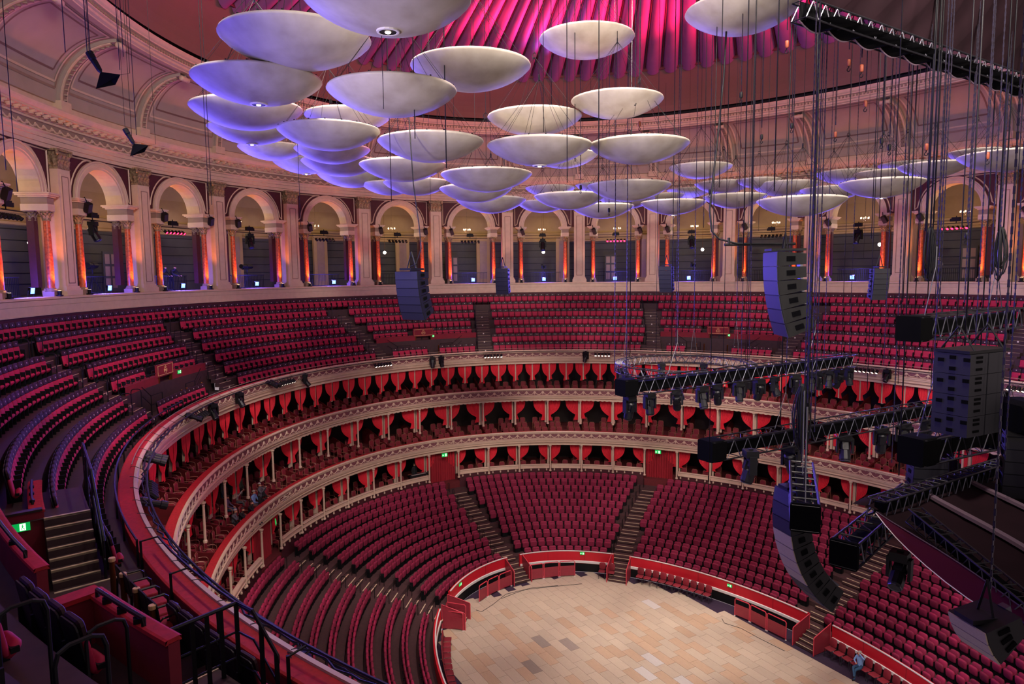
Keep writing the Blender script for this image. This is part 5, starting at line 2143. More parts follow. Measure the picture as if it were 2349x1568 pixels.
DISCS = [(695, 1081, 0, 1), (510, 849, 92, 0), (447, 735, 186, 1), (442, 690, 251, 0), (481, 672, 296, 1), (549, 700, 340, 0), (752, 1048, 211, 0), (700, 896, 267, 0), (640, 871, 302, 0),
         (677, 848, 344, 0), (628, 775, 372, 1), (693, 870, 372, 0), (942, 1218, 155, 0), (1237, 1455, 90, 0), (1574, 1825, 28, 0), (1310, 1521, 232, 0), (1118, 1335, 270, 0), (867, 1110, 327, 0),
         (1117, 1358, 336, 1), (1351, 1580, 334, 0), (825, 1024, 380, 0), (730, 885, 402, 0), (1011, 1221, 402, 0), (1215, 1371, 357, 0), (1536, 1678, 384, 0), (1348, 1538, 427, 0), (880, 1034, 420, 0),
         (830, 960, 424, 0), (1008, 1175, 434, 0), (1047, 1207, 460, 0), (1225, 1390, 451, 0), (1205, 1320, 432, 0), (1310, 1454, 475, 0), (1470, 1618, 466, 1), (1595, 1722, 422, 0), (1615, 1757, 452, 0),
         (1727, 1876, 424, 0), (1740, 1936, 461, 0), (1840, 1980, 435, 0), (1875, 2012, 398, 0), (1932, 2113, 421, 1), (1965, 2105, 398, 0), (2068, 2216, 381, 0), (2210, 2400, 358, 0), (2180, 2300, 350, 0),
         (2020, 2140, 378, 0), (1185, 1305, 466, 0), (1375, 1502, 456, 0), (1530, 1630, 436, 0), (1690, 1790, 414, 0), (1320, 1430, 425, 0), (1480, 1570, 448, 0)]
DSC = {1: 1.1, 6: 0.92, 3: 1.08, 8: 0.92, 10: 1.15, 11: 1.12, 21: 1.18, 26: 0.95, 15: 0.93, 28: 0.95, 29: 1.12, 36: 1.12, 39: 1.12, 41: 0.95, 42: 0.88, 44: 0.75, 49: 0.75, 51: 0.72}
for n, (x0, x1, y, lit) in enumerate(DISCS):
    w = x1 - x0
    sd = DSC.get(n, 1.0)
    d = F * 3.24 * sd / w
    p = at((x0 + x1) / 2, y, d)
    M = Tr(*p) @ Matrix.Rotation(random.uniform(0, 6.28), 4, 'Z') @ Matrix.Diagonal((sd, sd, sd, 1))
    lb = 'pale convex disc hung on wires below the dome' + (', small downlight lit underneath' if lit else '')
    th = thing('acoustic_disc', lb, 'acoustic disc', M, 'acoustic discs with downlight' if lit else 'acoustic discs')
    put('shell', dsk, None, th)
    put('suspension_wires', wires, None, th)
    put('rim_clip', clip_m, None, th, kind='stuff')
    if lit:
        # downlight a little off the lowest point, on the side towards the hall floor in view
        rg = put('downlight_ring', ring_m, Tr(0.0, 0.0, -0.60), th)
        put('downlight_bulb', bulb_m, Tr(0, 0, -0.625), th)
        lamp('disc_downlight', 'SPOT', p + np.array([0, 0, -0.68]), 900, (1.0, 0.86, 0.76), p + np.array([0, 0, -20]), 100, 0.8, 0.06)


# ================================================================== chains, cables, hooks
def chain_mesh(L, pitch=0.085, s_=1.0):
    b = MB()
    n = int(L / pitch)
    for i in range(n):
        z = L - i * pitch
        sz = (0.030 * s_, 0.010 * s_, 0.10) if i % 2 else (0.010 * s_, 0.030 * s_, 0.10)
        b.box((0, 0, z), sz)
    return b


def cable(pts, r, label, cat='cable', m='black', name='cable', group=None):
    b = MB()
    b.tube(pts, r, 5)
    return obj(name, b, m, label=label, cat=cat, group=group, smooth=True)


def sag(p, q, s_, n=12):
    p, q = np.array(p), np.array(q)
    return [p + (q - p) * u + np.array([0, 0, -s_ * 4 * u * (1 - u)]) for u in lrange(0, 1, n)]


def hook(M, m, label, big=1.0):
    th = thing('hoist_hook', label, 'hook', M @ Matrix.Diagonal((big, big, big, 1)), 'hanging hoist hooks')
    b = MB()
    b.lathe([(0.01, 0.30), (0.07, 0.28), (0.08, 0.20), (0.08, 0.05), (0.05, 0.0)], 8)
    obj('weight', b, m, parent=th, smooth=True)
    b = MB()
    b.tube([(0, 0, 0.02), (0, 0, -0.06)] + [(0.075 * sin(a) * 1.0, 0, -0.14 + 0.075 * cos(a)) for a in lrange(0.2, 5.2, 10)], 0.020, 5)
    obj('hook', b, 'black', parent=th)
    return th


mat('hook_orange', '7a3418', 0.6)
TOPZ = 16.5
HK = [(1805, 110, 17, 1), (1976, 165, 17, 1), (1985, 245, 19, 1), (1700, 225, 20, 0), (1457, 232, 22, 0), (1467, 290, 24, 1), (1816, 295, 22, 0), (1916, 315, 22, 1), (2125, 345, 18, 1), (2265, 365, 18, 1), (2040, 345, 20, 0), (2217, 548, 19, 0), (1947, 152, 18, 1), (2022, 330, 20, 0), (1747, 320, 24, 0), (1332, 435, 26, 0), (1628, 445, 26, 0), (1397, 487, 28, 0)]
for n, (x, y, d, o_) in enumerate(HK):
    p = at(x, y, d)
    hook(Tr(p[0], p[1], p[2]), 'hook_orange' if o_ else 'black', ('orange-bodied' if o_ else 'black') + ' hoist hook hanging free on its chain below the dome', 0.6)
    b = chain_mesh(TOPZ - p[2] - 0.3)
    obj('hoist_chain', b, 'chain', M=Tr(p[0], p[1], p[2] + 0.3), label='free hanging hoist chain ending in a hook high above the seats', cat='chain', group='hoist chains with hooks')
# long chains and steels that run down to trusses: x, y of lower end, depth, kind
LN = [(1410, 860, 26, 'c'), (1437, 865, 26, 'c'), (1713, 870, 28, 'w'), (1948, 812, 33, 'c'), (1930, 815, 33, 'w'), (1890, 830, 32, 'c'), (1540, 835, 34, 'w'), (1550, 838, 34, 'c'), (1710, 826, 34, 'w'), (1718, 830, 34, 'c'),
      (1700, 835, 34, 'c'), (2045, 1070, 20, 'c'), (2062, 1090, 21, 'w'), (1989, 900, 26, 'w'), (2027, 840, 26, 'c'), (2270, 1380, 9.5, 'c'), (2155, 700, 18, 'c'), (2127, 705, 18, 'w'), (2212, 700, 19, 'c'), (2285, 700, 20, 'c'), (2318, 700, 20, 'w'), (2305, 1060, 14, 'c'),
      (2228, 960, 17, 'c'), (2175, 1120, 16, 'w'), (2195, 1130, 17, 'w'), (2135, 900, 24, 'w'), (1858, 1010, 18, 'c'), (1850, 1060, 17, 'w'), (1868, 1000, 18, 'c'), (1625, 1150, 22, 'w'), (1790, 975, 24, 'w'), (2060, 880, 28, 'w'), (1658, 880, 30, 'w'), (1445, 820, 32, 'w'), (1505, 810, 34, 'w'), (2098, 730, 19, 'w'), (2245, 880, 22, 'w')]
for n, (x, y, d, k_) in enumerate(LN):
    p = at(x, y, d)
    if k_ == 'c':
        obj('hoist_chain', chain_mesh(TOPZ - p[2]), 'chain', M=Tr(*p), label='long vertical hoist chain carrying stage rigging', cat='chain', group='load chains')
    else:
        cable([p, p + np.array([0, 0, TOPZ - p[2]])], 0.013 if n % 3 else 0.02, 'thin dark vertical rigging steel running up to the dome', 'rigging cable', 'black', 'rigging_steel', 'rigging steels')
# steels that hang high up and end out of sight behind the discs
for n in range(40):
    x = 880 + (n * 367) % 1450
    d = 14 + (n * 7) % 22
    y = 250 + (n * 53) % 260 if x < 1500 else 380 + (n * 71) % 330
    p = at(x, y, d)
    cable([p, p + np.array([0, 0, TOPZ - p[2]])], 0.007 + 0.004 * (n % 3), 'hair-thin suspension wire falling from the dome among the discs', 'wire', 'black', 'dome_wire', 'thin wires under the dome')
for x, d, y in ((200, 12, 60), (207, 12, 60), (275, 15, 100), (283, 15, 70), (313, 17, 250), (480, 20, 420), (486, 20, 410), (40, 14, 380), (14, 13, 330), (305, 22, 300), (690, 24, 460), (150, 12, 60)):
    p = at(x, y + 60, d)
    cable([p, p + np.array([0, 0, TOPZ - p[2]])], 0.008, 'hair-thin suspension wire hanging in front of the left cove', 'wire', 'black', 'dome_wire', 'thin wires before the left cove')
# thick multicore cable: drops from the dome, loops to the bar over the big loudspeaker column
c0 = at(1672, -30, 21)
cable([c0, at(1660, 180, 20.5), at(1645, 330, 20), at(1628, 480, 20), at(1633, 530, 20), at(1650, 548, 20), at(1690, 558, 20), at(1780, 560, 20)], 0.028, 'thick black multicore cable looping to the bar above the large loudspeaker column', 'cable')
cable([at(1878, -30, 17), at(1872, 300, 17.5), at(1862, 560, 17.5), at(1855, 800, 17.5), at(1848, 1000, 17.5)], 0.024, 'thick dark cable bundle running straight down to the tangled loom', 'cable', 'black')
cable([at(936, 240, 19.5), at(948, 420, 19.5), at(962, 520, 19.5), at(966, 570, 19.5), at(955, 605, 19.5), at(940, 612, 19.5)], 0.016, 'black signal cable curving to the top of the slim loudspeaker column', 'cable')


def cable_loom(xc, y0, y1, d, wpx, label, n=14, seed=1):
    rn = random.Random(seed)
    b = MB()
    s_ = d / F
    for i in range(n):
        top = at(xc + rn.uniform(-3, 3), y0, d)
        bot_y = y0 + (y1 - y0) * rn.uniform(0.7, 1.0)
        w = wpx * rn.uniform(0.3, 1.0) * s_
        h = (bot_y - y0) * s_
        a = rn.uniform(0, pi)
        pts = []
        for j in range(15):
            u = j / 14
            ang = u * 2 * pi
            pts.append(top + np.array([cos(a) * w * sin(ang) * 0.5 * (0.4 + 0.6 * sin(u * pi)), sin(a) * w * sin(ang) * 0.5 * (0.4 + 0.6 * sin(u * pi)), -h * (0.5 - 0.5 * cos(ang))]))
        b.tube(pts, 0.016, 4)
    return obj('cable_loom', b, 'black', label=label, cat='cable coil', smooth=True)


cable_loom(2134, 520, 650, 18, 38, 'hanging coil of black cable left of the far right pilaster', 12, 3)
cable_loom(2297, 520, 645, 18, 34, 'hanging coil of black cable in front of the far right pilaster', 12, 5)
cable_loom(1843, 880, 1045, 17, 46, 'tangled loom of black cable loops hanging over the middle truss', 18, 8)
for x0 in (2123, 2134, 2140, 2290, 2302):
    p = at(x0, 530, 18)
    cable([p, p + np.array([0, 0, TOPZ - p[2]])], 0.018, 'black cable rising from a hanging coil at the right', 'cable', group='cables rising from the coils')


# ================================================================== trusses
def truss(p0, p1, s_, label, bags=(1, 0), tube_r=0.026, bays=None, name='lighting_truss', bag=0.62):
    p0, p1 = np.array(p0, float), np.array(p1, float)
    L = float(np.linalg.norm(p1 - p0))
    M = look(p0, p1)
    th = thing(name, label, 'truss', M)
    for y in (-s_ / 2, s_ / 2):
        for z in (0, -s_):
            b = MB()
            b.tube([(0, y, z), (L, y, z)], tube_r, 6)
            obj('chord', b, 'black_gloss', parent=th)
    n = bays or max(3, int(round(L / (s_ * 1.0))))
    for y in (-s_ / 2, s_ / 2):
        b = MB()
        for i in range(n):
            x0, x1 = L * i / n, L * (i + 1) / n
            xm = (x0 + x1) / 2
            b.tube([(x0, y, -s_), (xm, y, 0)], tube_r * 0.55, 4)
            b.tube([(xm, y, 0), (x1, y, -s_)], tube_r * 0.55, 4)
        obj('side_lattice', b, 'steel_dark', parent=th)
    for z in (0, -s_):
        b = MB()
        for i in range(n + 1):
            b.tube([(L * i / n, -s_ / 2, z), (L * i / n, s_ / 2, z)], tube_r * 0.6, 4)
        for i in range(0, n, 2):
            b.tube([(L * i / n, -s_ / 2, z), (L * (i + 1) / n, s_ / 2, z)], tube_r * 0.5, 4)
        obj('rung_lattice', b, 'black_gloss', parent=th, kind='stuff')
    b = MB()
    b.box((L / 2, 0, -s_ * 0.5), (L * 0.98, s_ * 0.5, s_ * 0.62))
    obj('dark_lining', b, 'black_cloth', parent=th, label='black cloth and cable lining inside the truss')
    for e, x in zip(bags, (0.0, L)):
        if e:
            b = MB()
            cushion(b, s_ + 0.06, s_ + 0.08, bag, 0.05, (0, 0, 0), rotz(pi / 2), puff=0.97)
            obj('end_bag', b, 'black_cloth', M=Tr(x + (bag * 0.42 if x == 0 else -bag * 0.42), 0, -s_ / 2), parent=th, label='black cloth cover over the truss end')
    return th, M, L


mat('steel_dark', '50505a', 0.4, 0.7)
T1a, T1b = at(1425, 872, 26.0), at(1955, 815, 33.2)
T1b[2] = T1a[2]
truss(T1a, T1b, 0.56, 'long straight black lighting truss nearest the round truss', (1, 0))
T2a, T2b = at(1620, 1012, 22.0), at(2312, 893, 31.0)
T2b[2] = T2a[2]
truss(T2a, T2b, 0.60, 'long straight black lighting truss passing behind the stacked bass loudspeakers', (1, 0))
T3a, T3b = at(2086, 728, 17.2), at(2322, 708, 21.0)
T3b[2] = T3a[2]
truss(T3a, T3b, 0.56, 'short black truss above the stacked bass loudspeakers', (1, 0))
T4a, T4b = at(2092, 1006, 15.6), at(2288, 978, 17.2)
T4b[2] = T4a[2]
truss(T4a, T4b, 0.56, 'short black truss below the stacked bass loudspeakers', (1, 1))
T5a, T5b = at(1848, 1160, 13.0), at(1838, 1066, 16.0)
T5b[2] = T5a[2]
truss(T5a, T5b, 0.48, 'black truss pointing at the camera above the curved loudspeaker column', (1, 0), bag=0.10)
T6a, T6b = at(1935, 1245, 13.0), at(2090, 1205, 16.5)
T6b[2] = T6a[2]
truss(T6a, T6b, 0.46, 'black truss with square open end under the dark canopy', (1, 0), bag=0.10)
# round truss
pc = at(1570, 832, 35.0)
RT = 3.25
th = thing('round_truss', 'circular black lighting truss hanging level in front of the box tiers', 'truss', Tr(*pc))
for r_ in (RT - 0.2, RT + 0.2):
    for z in (0.0, -0.4):
        b = MB()
        b.tube([(r_ * cos(2 * pi * i / 48), r_ * sin(2 * pi * i / 48), z) for i in range(48)], 0.026, 5, closed=True)
        obj('chord', b, 'black_gloss', parent=th)
b = MB()
for i in range(48):
    a0, a1, am_ = 2 * pi * i / 48, 2 * pi * (i + 1) / 48, 2 * pi * (i + 0.5) / 48
    for r_ in (RT - 0.2, RT + 0.2):
        b.tube([(r_ * cos(a0), r_ * sin(a0), -0.4), (r_ * cos(am_), r_ * sin(am_), 0)], 0.014, 4)
        b.tube([(r_ * cos(am_), r_ * sin(am_), 0), (r_ * cos(a1), r_ * sin(a1), -0.4)], 0.014, 4)
    b.tube([((RT - 0.2) * cos(a0), (RT - 0.2) * sin(a0), 0), ((RT + 0.2) * cos(a0), (RT + 0.2) * sin(a0), 0)], 0.014, 4)
obj('ring_lattice', b, 'steel_dark', parent=th)
for i, (a, tilt) in enumerate(((0.6, 0.3), (1.4, 0.2), (2.3, 0.4), (3.3, 0.3), (4.2, 0.2), (5.2, 0.5), (5.9, 0.3))):
    put_mh(Tr(pc[0] + RT * cos(a), pc[1] + RT * sin(a), pc[2] - 0.42), 'black moving light hanging under the round truss', 'moving lights on the round truss', 1.1, a, tilt)
for a in (0.4, 2.5, 4.6):
    p = pc + np.array([RT * cos(a), RT * sin(a), 0])
    tp = p + np.array([0, 0, 2.0])
    b = MB()
    for o_ in (-0.25, 0.25):
        b.tube([p + np.array([-sin(a) * o_, cos(a) * o_, 0.03]), tp], 0.012, 4)
    obj('truss_bridle', b, 'steel', label='V-shaped steel bridle lifting the round truss', cat='bridle', group='bridles of the round truss')
    obj('hoist_chain', chain_mesh(TOPZ - tp[2]), 'chain', M=Tr(*tp), label='long vertical hoist chain carrying the round truss', cat='chain', group='round truss chains')
# moving lights under the two long trusses
for (pa, pb, us, g, lb, s_) in ((T1a, T1b, (0.03, 0.10, 0.20, 0.30, 0.36, 0.45, 0.54, 0.61, 0.71, 0.79, 0.83, 0.88, 0.93, 0.985), 'moving lights under the nearer round-truss bar', 'black moving light hanging under the long truss nearest the round truss', 1.05),
                               (T2a, T2b, (0.22, 0.38, 0.50, 0.58, 0.66, 0.74, 0.80, 0.88), 'moving lights under the far right bar', 'black moving light hanging under the long truss behind the bass loudspeakers', 1.25)):
    for n, u in enumerate(us):
        p = pa + (pb - pa) * u
        put_mh(Tr(p[0], p[1], p[2] - 0.60), lb, g, s_ * (1.0 if n % 3 else 1.08), YAW + random.uniform(-0.9, 0.9) + pi / 2, random.uniform(0.15, 0.55) * (1 if n % 2 else -1))
p = at(1722, 1030, 21.0)
put_mh(Tr(*p), 'large black moving light hanging before the lowest balcony front below the truss end', None, 1.25, YAW, 0.25)
p = at(2065, 1262, 13.5)
put_mh(Tr(*p), 'moving light with a white lens rim hanging below the canopy edge', None, 0.95, YAW + 0.8, 0.9)
for pa, pb in ((T3a, T3b), (T4a, T4b), (T5a, T5b), (T2a, T2b), (T1a, T1b)):
    for u in (0.2, 0.8):
        p = pa + (pb - pa) * u
        tp = p + np.array([0, 0, 1.25])
        dr = (pb - pa) / np.linalg.norm(pb - pa)
        b = MB()
        for o_ in (-0.5, 0.5):
            b.tube([p + dr * o_ + np.array([0, 0, 0.02]), tp], 0.013, 4)
        b.tube([tp, tp + np.array([0, 0, 0.5])], 0.02, 4)
        obj('truss_bridle', b, 'steel', label='V-shaped steel bridle above a straight lighting truss', cat='bridle', group='bridles of the straight trusses')
        obj('hoist_chain', chain_mesh(TOPZ - tp[2] - 0.5), 'chain', M=Tr(tp[0], tp[1], tp[2] + 0.5), label='long vertical hoist chain carrying a straight truss', cat='chain', group='straight truss chains')


# ================================================================== loudspeakers
def line_array(xp, yp, d, size, n, front, tilt0, dtilt, label, grille='dark_grey', bar=True, first_grille=None, name='line_array', hang=True):
    """n cabinets in a curve: size (w,h,depth); front = heading of the grilles in the plan; tilts nose down"""
    w, h, dp = size
    th = thing(name, label, 'loudspeaker array', Tr(*at(xp, yp, d)) @ Matrix.Rotation(front - math.atan((xp - W / 2) / F) - pi / 2, 4, 'Z'))
    cb = MB()
    # wedge cabinet: full height front (+y), slimmer back
    hb = h * 0.72
    V = [(-w / 2, 0, 0), (w / 2, 0, 0), (w / 2, 0, -h), (-w / 2, 0, -h), (-w * 0.46, -dp, -(h - hb) / 2), (w * 0.46, -dp, -(h - hb) / 2), (w * 0.46, -dp, -h + (h - hb) / 2), (-w * 0.46, -dp, -h + (h - hb) / 2)]
    cb.add(V, [(0, 1, 5, 4), (3, 7, 6, 2), (0, 4, 7, 3), (1, 2, 6, 5), (4, 5, 6, 7), (0, 3, 2, 1)])
    cm = cb.mesh('cabinet', ['black'])
    gb = MB()
    gb.box((0, 0.012, -h / 2), (w * 0.97, 0.02, h * 0.93))
    gms = {g: gb.mesh('grille', [g]) for g in {grille, first_grille or grille}}
    hms = []
    for s2 in (-1, 1):
        sb = MB()
        sb.box((s2 * w * 0.485, -dp * 0.45, -h * 0.5), (0.03, dp * 0.3, h * 0.36))
        hms.append(sb.mesh('side_port', ['black_cloth']))
    bb = MB()
    bb.box((0, -dp - 0.03, -h * 0.5), (w * 0.2, 0.08, h * 0.9))
    fm = bb.mesh('rear_rigging', ['steel'])
    y, z, a = 0.0, 0.0, rad(tilt0)
    for i in range(n):
        Mc = Tr(0, y, z) @ Matrix.Rotation(-a, 4, 'X')
        c_ = put('cabinet', cm, Mc, th)
        g = first_grille if (first_grille and (i < 3 or i > 6)) else grille
        put('grille', gms[g], None, c_)
        for hm in hms:
            put('side_port', hm, None, c_)
        put('rear_rigging', fm, None, c_)
        z -= h * cos(a) * 1.01
        y -= h * sin(a) * 1.01
        a += rad(dtilt)
    if bar:
        b = MB()
        b.box((0, -dp / 2, 0.06), (w * 0.5, dp * 1.2, 0.06))
        for s2 in (-1, 1):
            b.tube([(s2 * w * 0.2, -dp / 2, 0.08), (0, -dp / 2, 0.55)], 0.02, 4)
        obj('flying_frame', b, 'black', parent=th)
    return th


mat('grille_beige', '9a8c78', 0.6, var=0.15, scale=60)
mat('grille_blue', '12121e', 0.6)
LEFT, TOC = YAW + pi / 2, YAW + pi
line_array(932, 622, 19.5, (0.80, 0.235, 0.50), 6, LEFT + 0.9, 2, 4.2, 'slim black loudspeaker column of six boxes hanging left of centre before the gallery', 'grille_blue')
line_array(1150, 615, 35, (0.66, 0.22, 0.45), 6, TOC - 0.3, 0, 2.5, 'small black loudspeaker column hanging in front of the ledge left of the round truss')
line_array(1525, 610, 35, (0.66, 0.22, 0.45), 6, TOC - 0.4, 0, 2.5, 'small black loudspeaker column hanging in front of the ledge right of the round truss')
line_array(2024, 615, 29, (0.66, 0.22, 0.45), 6, TOC + 0.5, 0, 2.5, 'small black loudspeaker column hanging in front of the ledge between the cable coils')
line_array(1768, 578, 19.7, (1.15, 0.40, 0.80), 6, LEFT + 0.34, 0, 3.6, 'large black loudspeaker column of six boxes hanging before the ledge under a bar', 'grille_blue')
b = MB()
b.tube([at(1662, 561, 20), at(1824, 559, 20.3)], 0.045, 6)
b.tube([at(1672, 545, 20), at(1672, 561, 20)], 0.04, 6)
b.tube([at(1800, 545, 20.2), at(1798, 600, 20.2)], 0.04, 6)
obj('spreader_bar', b, 'black', label='black horizontal spreader bar above the large loudspeaker column', cat='bar')
# J-shaped array; middle grilles coloured pale as lit, the ends dark
line_array(1800, 1122, 15.4, (0.66, 0.315, 0.52), 10, LEFT + 0.62, -8, 6.5, 'long curved loudspeaker column with middle grilles coloured pale as if lit sweeping down towards the arena', 'grille_beige', first_grille='grille_blue')
# stacked bass boxes
th = thing('bass_stack', 'tall hanging stack of square black bass loudspeakers with slotted fronts', 'loudspeaker array', Tr(*at(2144, 806, 14.6)) @ Matrix.Rotation(TOC - 0.55 - math.atan((2175 - W / 2) / F) - pi / 2, 4, 'Z'))
for i in range(4):
    for row, (yo, m_) in enumerate(((0.0, 0), (-0.62, 1))):
        b = MB()
        b.box((-0.36, -0.30 + yo, -0.21 - i * 0.425), (0.74, 0.58, 0.415), 0)
        if row == 0:
            for xx, zz in ((-0.30, 0.10), (0.22, 0.06), (-0.02, 0.13), (-0.02, -0.10)):
                b.box((-0.36 + xx, -0.005, -0.21 - i * 0.425 + zz), (0.12, 0.03, 0.075), 1)
            for zz in (-0.1, 0.05, 0.14):
                b.box((-0.735, -0.30, -0.21 - i * 0.425 + zz), (0.02, 0.2, 0.05), 1)
        obj('bass_cabinet', b, ['dark_grey', 'black_cloth'], parent=th)
b = MB()
b.box((-0.36, -0.7, 0.04), (0.7, 1.4, 0.06))
for y in (-0.2, -1.2):
    for x in (-0.7, 0.0):
        b.tube([(x, y, 0.05), (-0.36, y, 0.55)], 0.02, 4)
obj('flying_frame', b, 'black', parent=th)
line_array(2138, 1052, 16.8, (0.80, 0.25, 0.50), 5, TOC + 0.4, 0, 3, 'short black loudspeaker column hanging below the bass stack truss')
line_array(2372, 975, 14.5, (0.95, 0.27, 0.5), 6, TOC + 0.25, 0, 2, 'black loudspeaker column half cut off by the right edge, draped with a dark cover')
b = MB()
cushion(b, 1.0, 0.7, 0.7, 0.1, (0, 0, 0))
obj('speaker_cover', b, 'black_cloth', M=Tr(*at(2352, 955, 14.6)) @ Matrix.Rotation(TOC, 4, 'Z'), label='dark cloth cover over the loudspeakers at the right edge', cat='cover')
# single fill speaker at the lower right
line_array(2218, 1425, 9.2, (0.62, 0.17, 0.55), 3, LEFT + 0.75, 18, 11, 'small pale-grilled loudspeaker cluster hanging low at the right on one chain', 'grille_beige')

# ================================================================== stage canopies at the right
def canopy_low():
    th = thing('stage_canopy', 'dark ribbed stage canopy with maroon skirt at the lower right', 'canopy')
    A, B_ = at(2010, 1172, 13.0), at(2430, 1034, 19.0)
    seam_px = [(2010, 1174), (2040, 1194), (2070, 1212), (2100, 1230), (2150, 1260), (2200, 1292), (2250, 1326), (2300, 1362), (2349, 1398), (2440, 1470)]
    edge_px = [(2009, 1176), (2030, 1203), (2055, 1232), (2085, 1262), (2125, 1298), (2170, 1335), (2220, 1372), (2280, 1410), (2349, 1446), (2440, 1490)]
    n = len(seam_px)
    dep = [13.0 - 3.4 * i / (n - 1) for i in range(n)]
    seam = [at(x, y, d) for (x, y), d in zip(seam_px, dep)]
    edge = [at(x, y, d - 0.05) for (x, y), d in zip(edge_px, dep)]
    def S(u, v):
        q = v * (n - 1)
        i = min(int(q), n - 2)
        return A + (B_ - A) * u + (seam[i] + (seam[i + 1] - seam[i]) * (q - i) - A) + np.array([0, 0, -0.25 * sin(pi * ((u * 5) % 1.0)) * min(1, v * 3)])
    b = MB()
    b.grid([[S(u, v) for v in lrange(0, 1, 14)] for u in lrange(0.0, 1, 41)])
    obj('top_skin', b, 'canopy', parent=th, smooth=True)
    b = MB()
    b.grid([[seam[i] + (edge[i] - seam[i]) * w for w in lrange(0, 1, 4)] for i in range(n)])
    obj('skirt', b, 'canopy_red', parent=th, smooth=True, label='maroon skirt')
    for u in (0.2, 0.4, 0.6, 0.8):
        b = MB()
        b.grid([[S(u - 0.010, v) + np.array([0, 0, 0.05]), S(u - 0.008, v) + np.array([0, 0, 0.10]), S(u + 0.008, v) + np.array([0, 0, 0.10]), S(u + 0.010, v) + np.array([0, 0, 0.05])] for v in lrange(0.04, 1, 14)])
        obj('rib', b, 'canopy_rib', parent=th)
    b = MB()
    b.tube(edge, 0.010, 4)
    obj('edge_wire', b, 'white', parent=th)
    b = MB()
    b.tube([p + np.array([0, 0, 0.01]) for p in seam], 0.012, 4)
    obj('seam', b, 'canopy_rib', parent=th)
    b = MB()
    n2 = 9
    dr = (B_ - A) / np.linalg.norm(B_ - A)
    back = np.cross(dr, np.array([0, 0, 1.0]))
    if px(A + back)[2] < px(A)[2]:
        back = -back
    for i in range(n2):
        P = []
        for j in range(9):
            w = j / 8
            p = A + (B_ - A) * ((i + w) / n2)
            P.append([p + np.array([0, 0, 0.02]), p + back * 0.15 + np.array([0, 0, 0.05 + 0.07 * sin(pi * w)]), p + back * 0.45 + np.array([0, 0, 0.03 + 0.05 * sin(pi * w)])])
        b.grid(P)
    obj('scalloped_cover', b, 'canopy', parent=th, smooth=True)
    return th, A, B_, S


ctw, cA, cB, cS = canopy_low()
truss(cA + np.array([0, 0, 0.22]), cB + np.array([0, 0, 0.22]), 0.34, 'black truss along the upper edge of the lower right canopy', (0, 0), 0.022)
truss(at(2100, 1166, 12.4), at(2420, 1425, 9.6), 0.26, 'slender black truss slanting down across the canopy ribs', (0, 0), 0.018)


def canopy_high():
    th = thing('upper_canopy', 'black pleated canopy with scalloped pale edge hanging at the upper right', 'canopy')
    A, B_ = at(1835, 2, 15.5), at(2420, 205, 21.0)
    up = np.array([0, 0, 1.0])
    out = np.array(at(2349, -400, 15)) - np.array(at(2000, -60, 15))
    out[2] = 0
    out /= np.linalg.norm(out)
    b = MB()
    n = 40
    P = []
    for i in range(n + 1):
        p = A + (B_ - A) * i / n
        rip = 0.16 * sin(i * pi / 2)
        P.append([p + up * (0.1 + rip * 0.1), p + up * (0.9) + out * (0.6 + rip), p + up * 2.4 + out * (1.6 + rip), p + up * 4.2 + out * (2.8 + rip)])
    b.grid(P)
    obj('pleated_cloth', b, 'canopy', parent=th, smooth=True)
    b = MB()
    m = 12
    for i in range(m):
        pts = []
        for j in range(9):
            w = j / 8
            p = A + (B_ - A) * ((i + w) / m)
            pts.append(p + up * (-0.42 - 0.16 * sin(pi * w)))
        b.tube(pts, 0.02, 5)
    obj('scalloped_edge', b, 'canopy_rib', parent=th, label='pale scalloped rim')
    b = MB()
    P = []
    for i in range(m * 6 + 1):
        u = i / (m * 6)
        p = A + (B_ - A) * u
        s2 = abs(sin(pi * u * m))
        P.append([p + up * 0.0, p + up * (-0.42 - 0.16 * s2), p + up * (-0.3) + out * 0.9])
    b.grid(P)
    obj('rim_cloth', b, 'black_cloth', parent=th, smooth=True)
    return A, B_


uA, uB = canopy_high()
truss(uA, uB, 0.40, 'black truss along the scalloped edge of the upper right canopy', (0, 0), 0.024)
# two small bat-like projector brackets hanging on wires before the left cove
for (x, y, d, lb) in ((222, 150, 13.5, 'black hanging microphone horn on wires before the upper left cove'), (300, 318, 18, 'black hanging microphone horn on wires lower down before the cornice')):
    th = thing('hanging_horn', lb, 'microphone horn', Tr(*at(x, y, d)) @ Matrix.Rotation(YAW - pi / 2, 4, 'Z'))
    b = MB()
    b.lathe([(0.001, 0.30), (0.07, 0.28), (0.07, 0.14), (0.05, 0.12), (0.06, 0.08), (0.05, -0.10), (0.02, -0.16)], 8, M=np.array(Matrix.Rotation(-0.5, 3, 'Y')))
    obj('body', b, 'black', parent=th)
    b = MB()
    b.add([(0.06, 0, -0.12), (0.42, 0.05, -0.16), (-0.02, -0.05, -0.45), (0.2, 0.25, -0.30)], [(0, 1, 2), (2, 1, 0), (0, 3, 1), (1, 3, 0), (0, 2, 3), (3, 2, 0)])
    obj('horn', b, 'black', parent=th)
    b = MB()
    b.tube([(-0.05, 0, 0.25), (-0.12, 0, 0.1), (-0.02, 0, -0.05)], 0.01, 4)
    b.tube([(-0.13, 0, 0.28), (-0.13, 0, 5.0)], 0.006, 3)
    b.tube([(0.42, 0.05, -0.16), (0.60, 0.05, -0.14), (0.60, 0.05, 5.0)], 0.006, 3)
    obj('wires', b, 'black', parent=th)
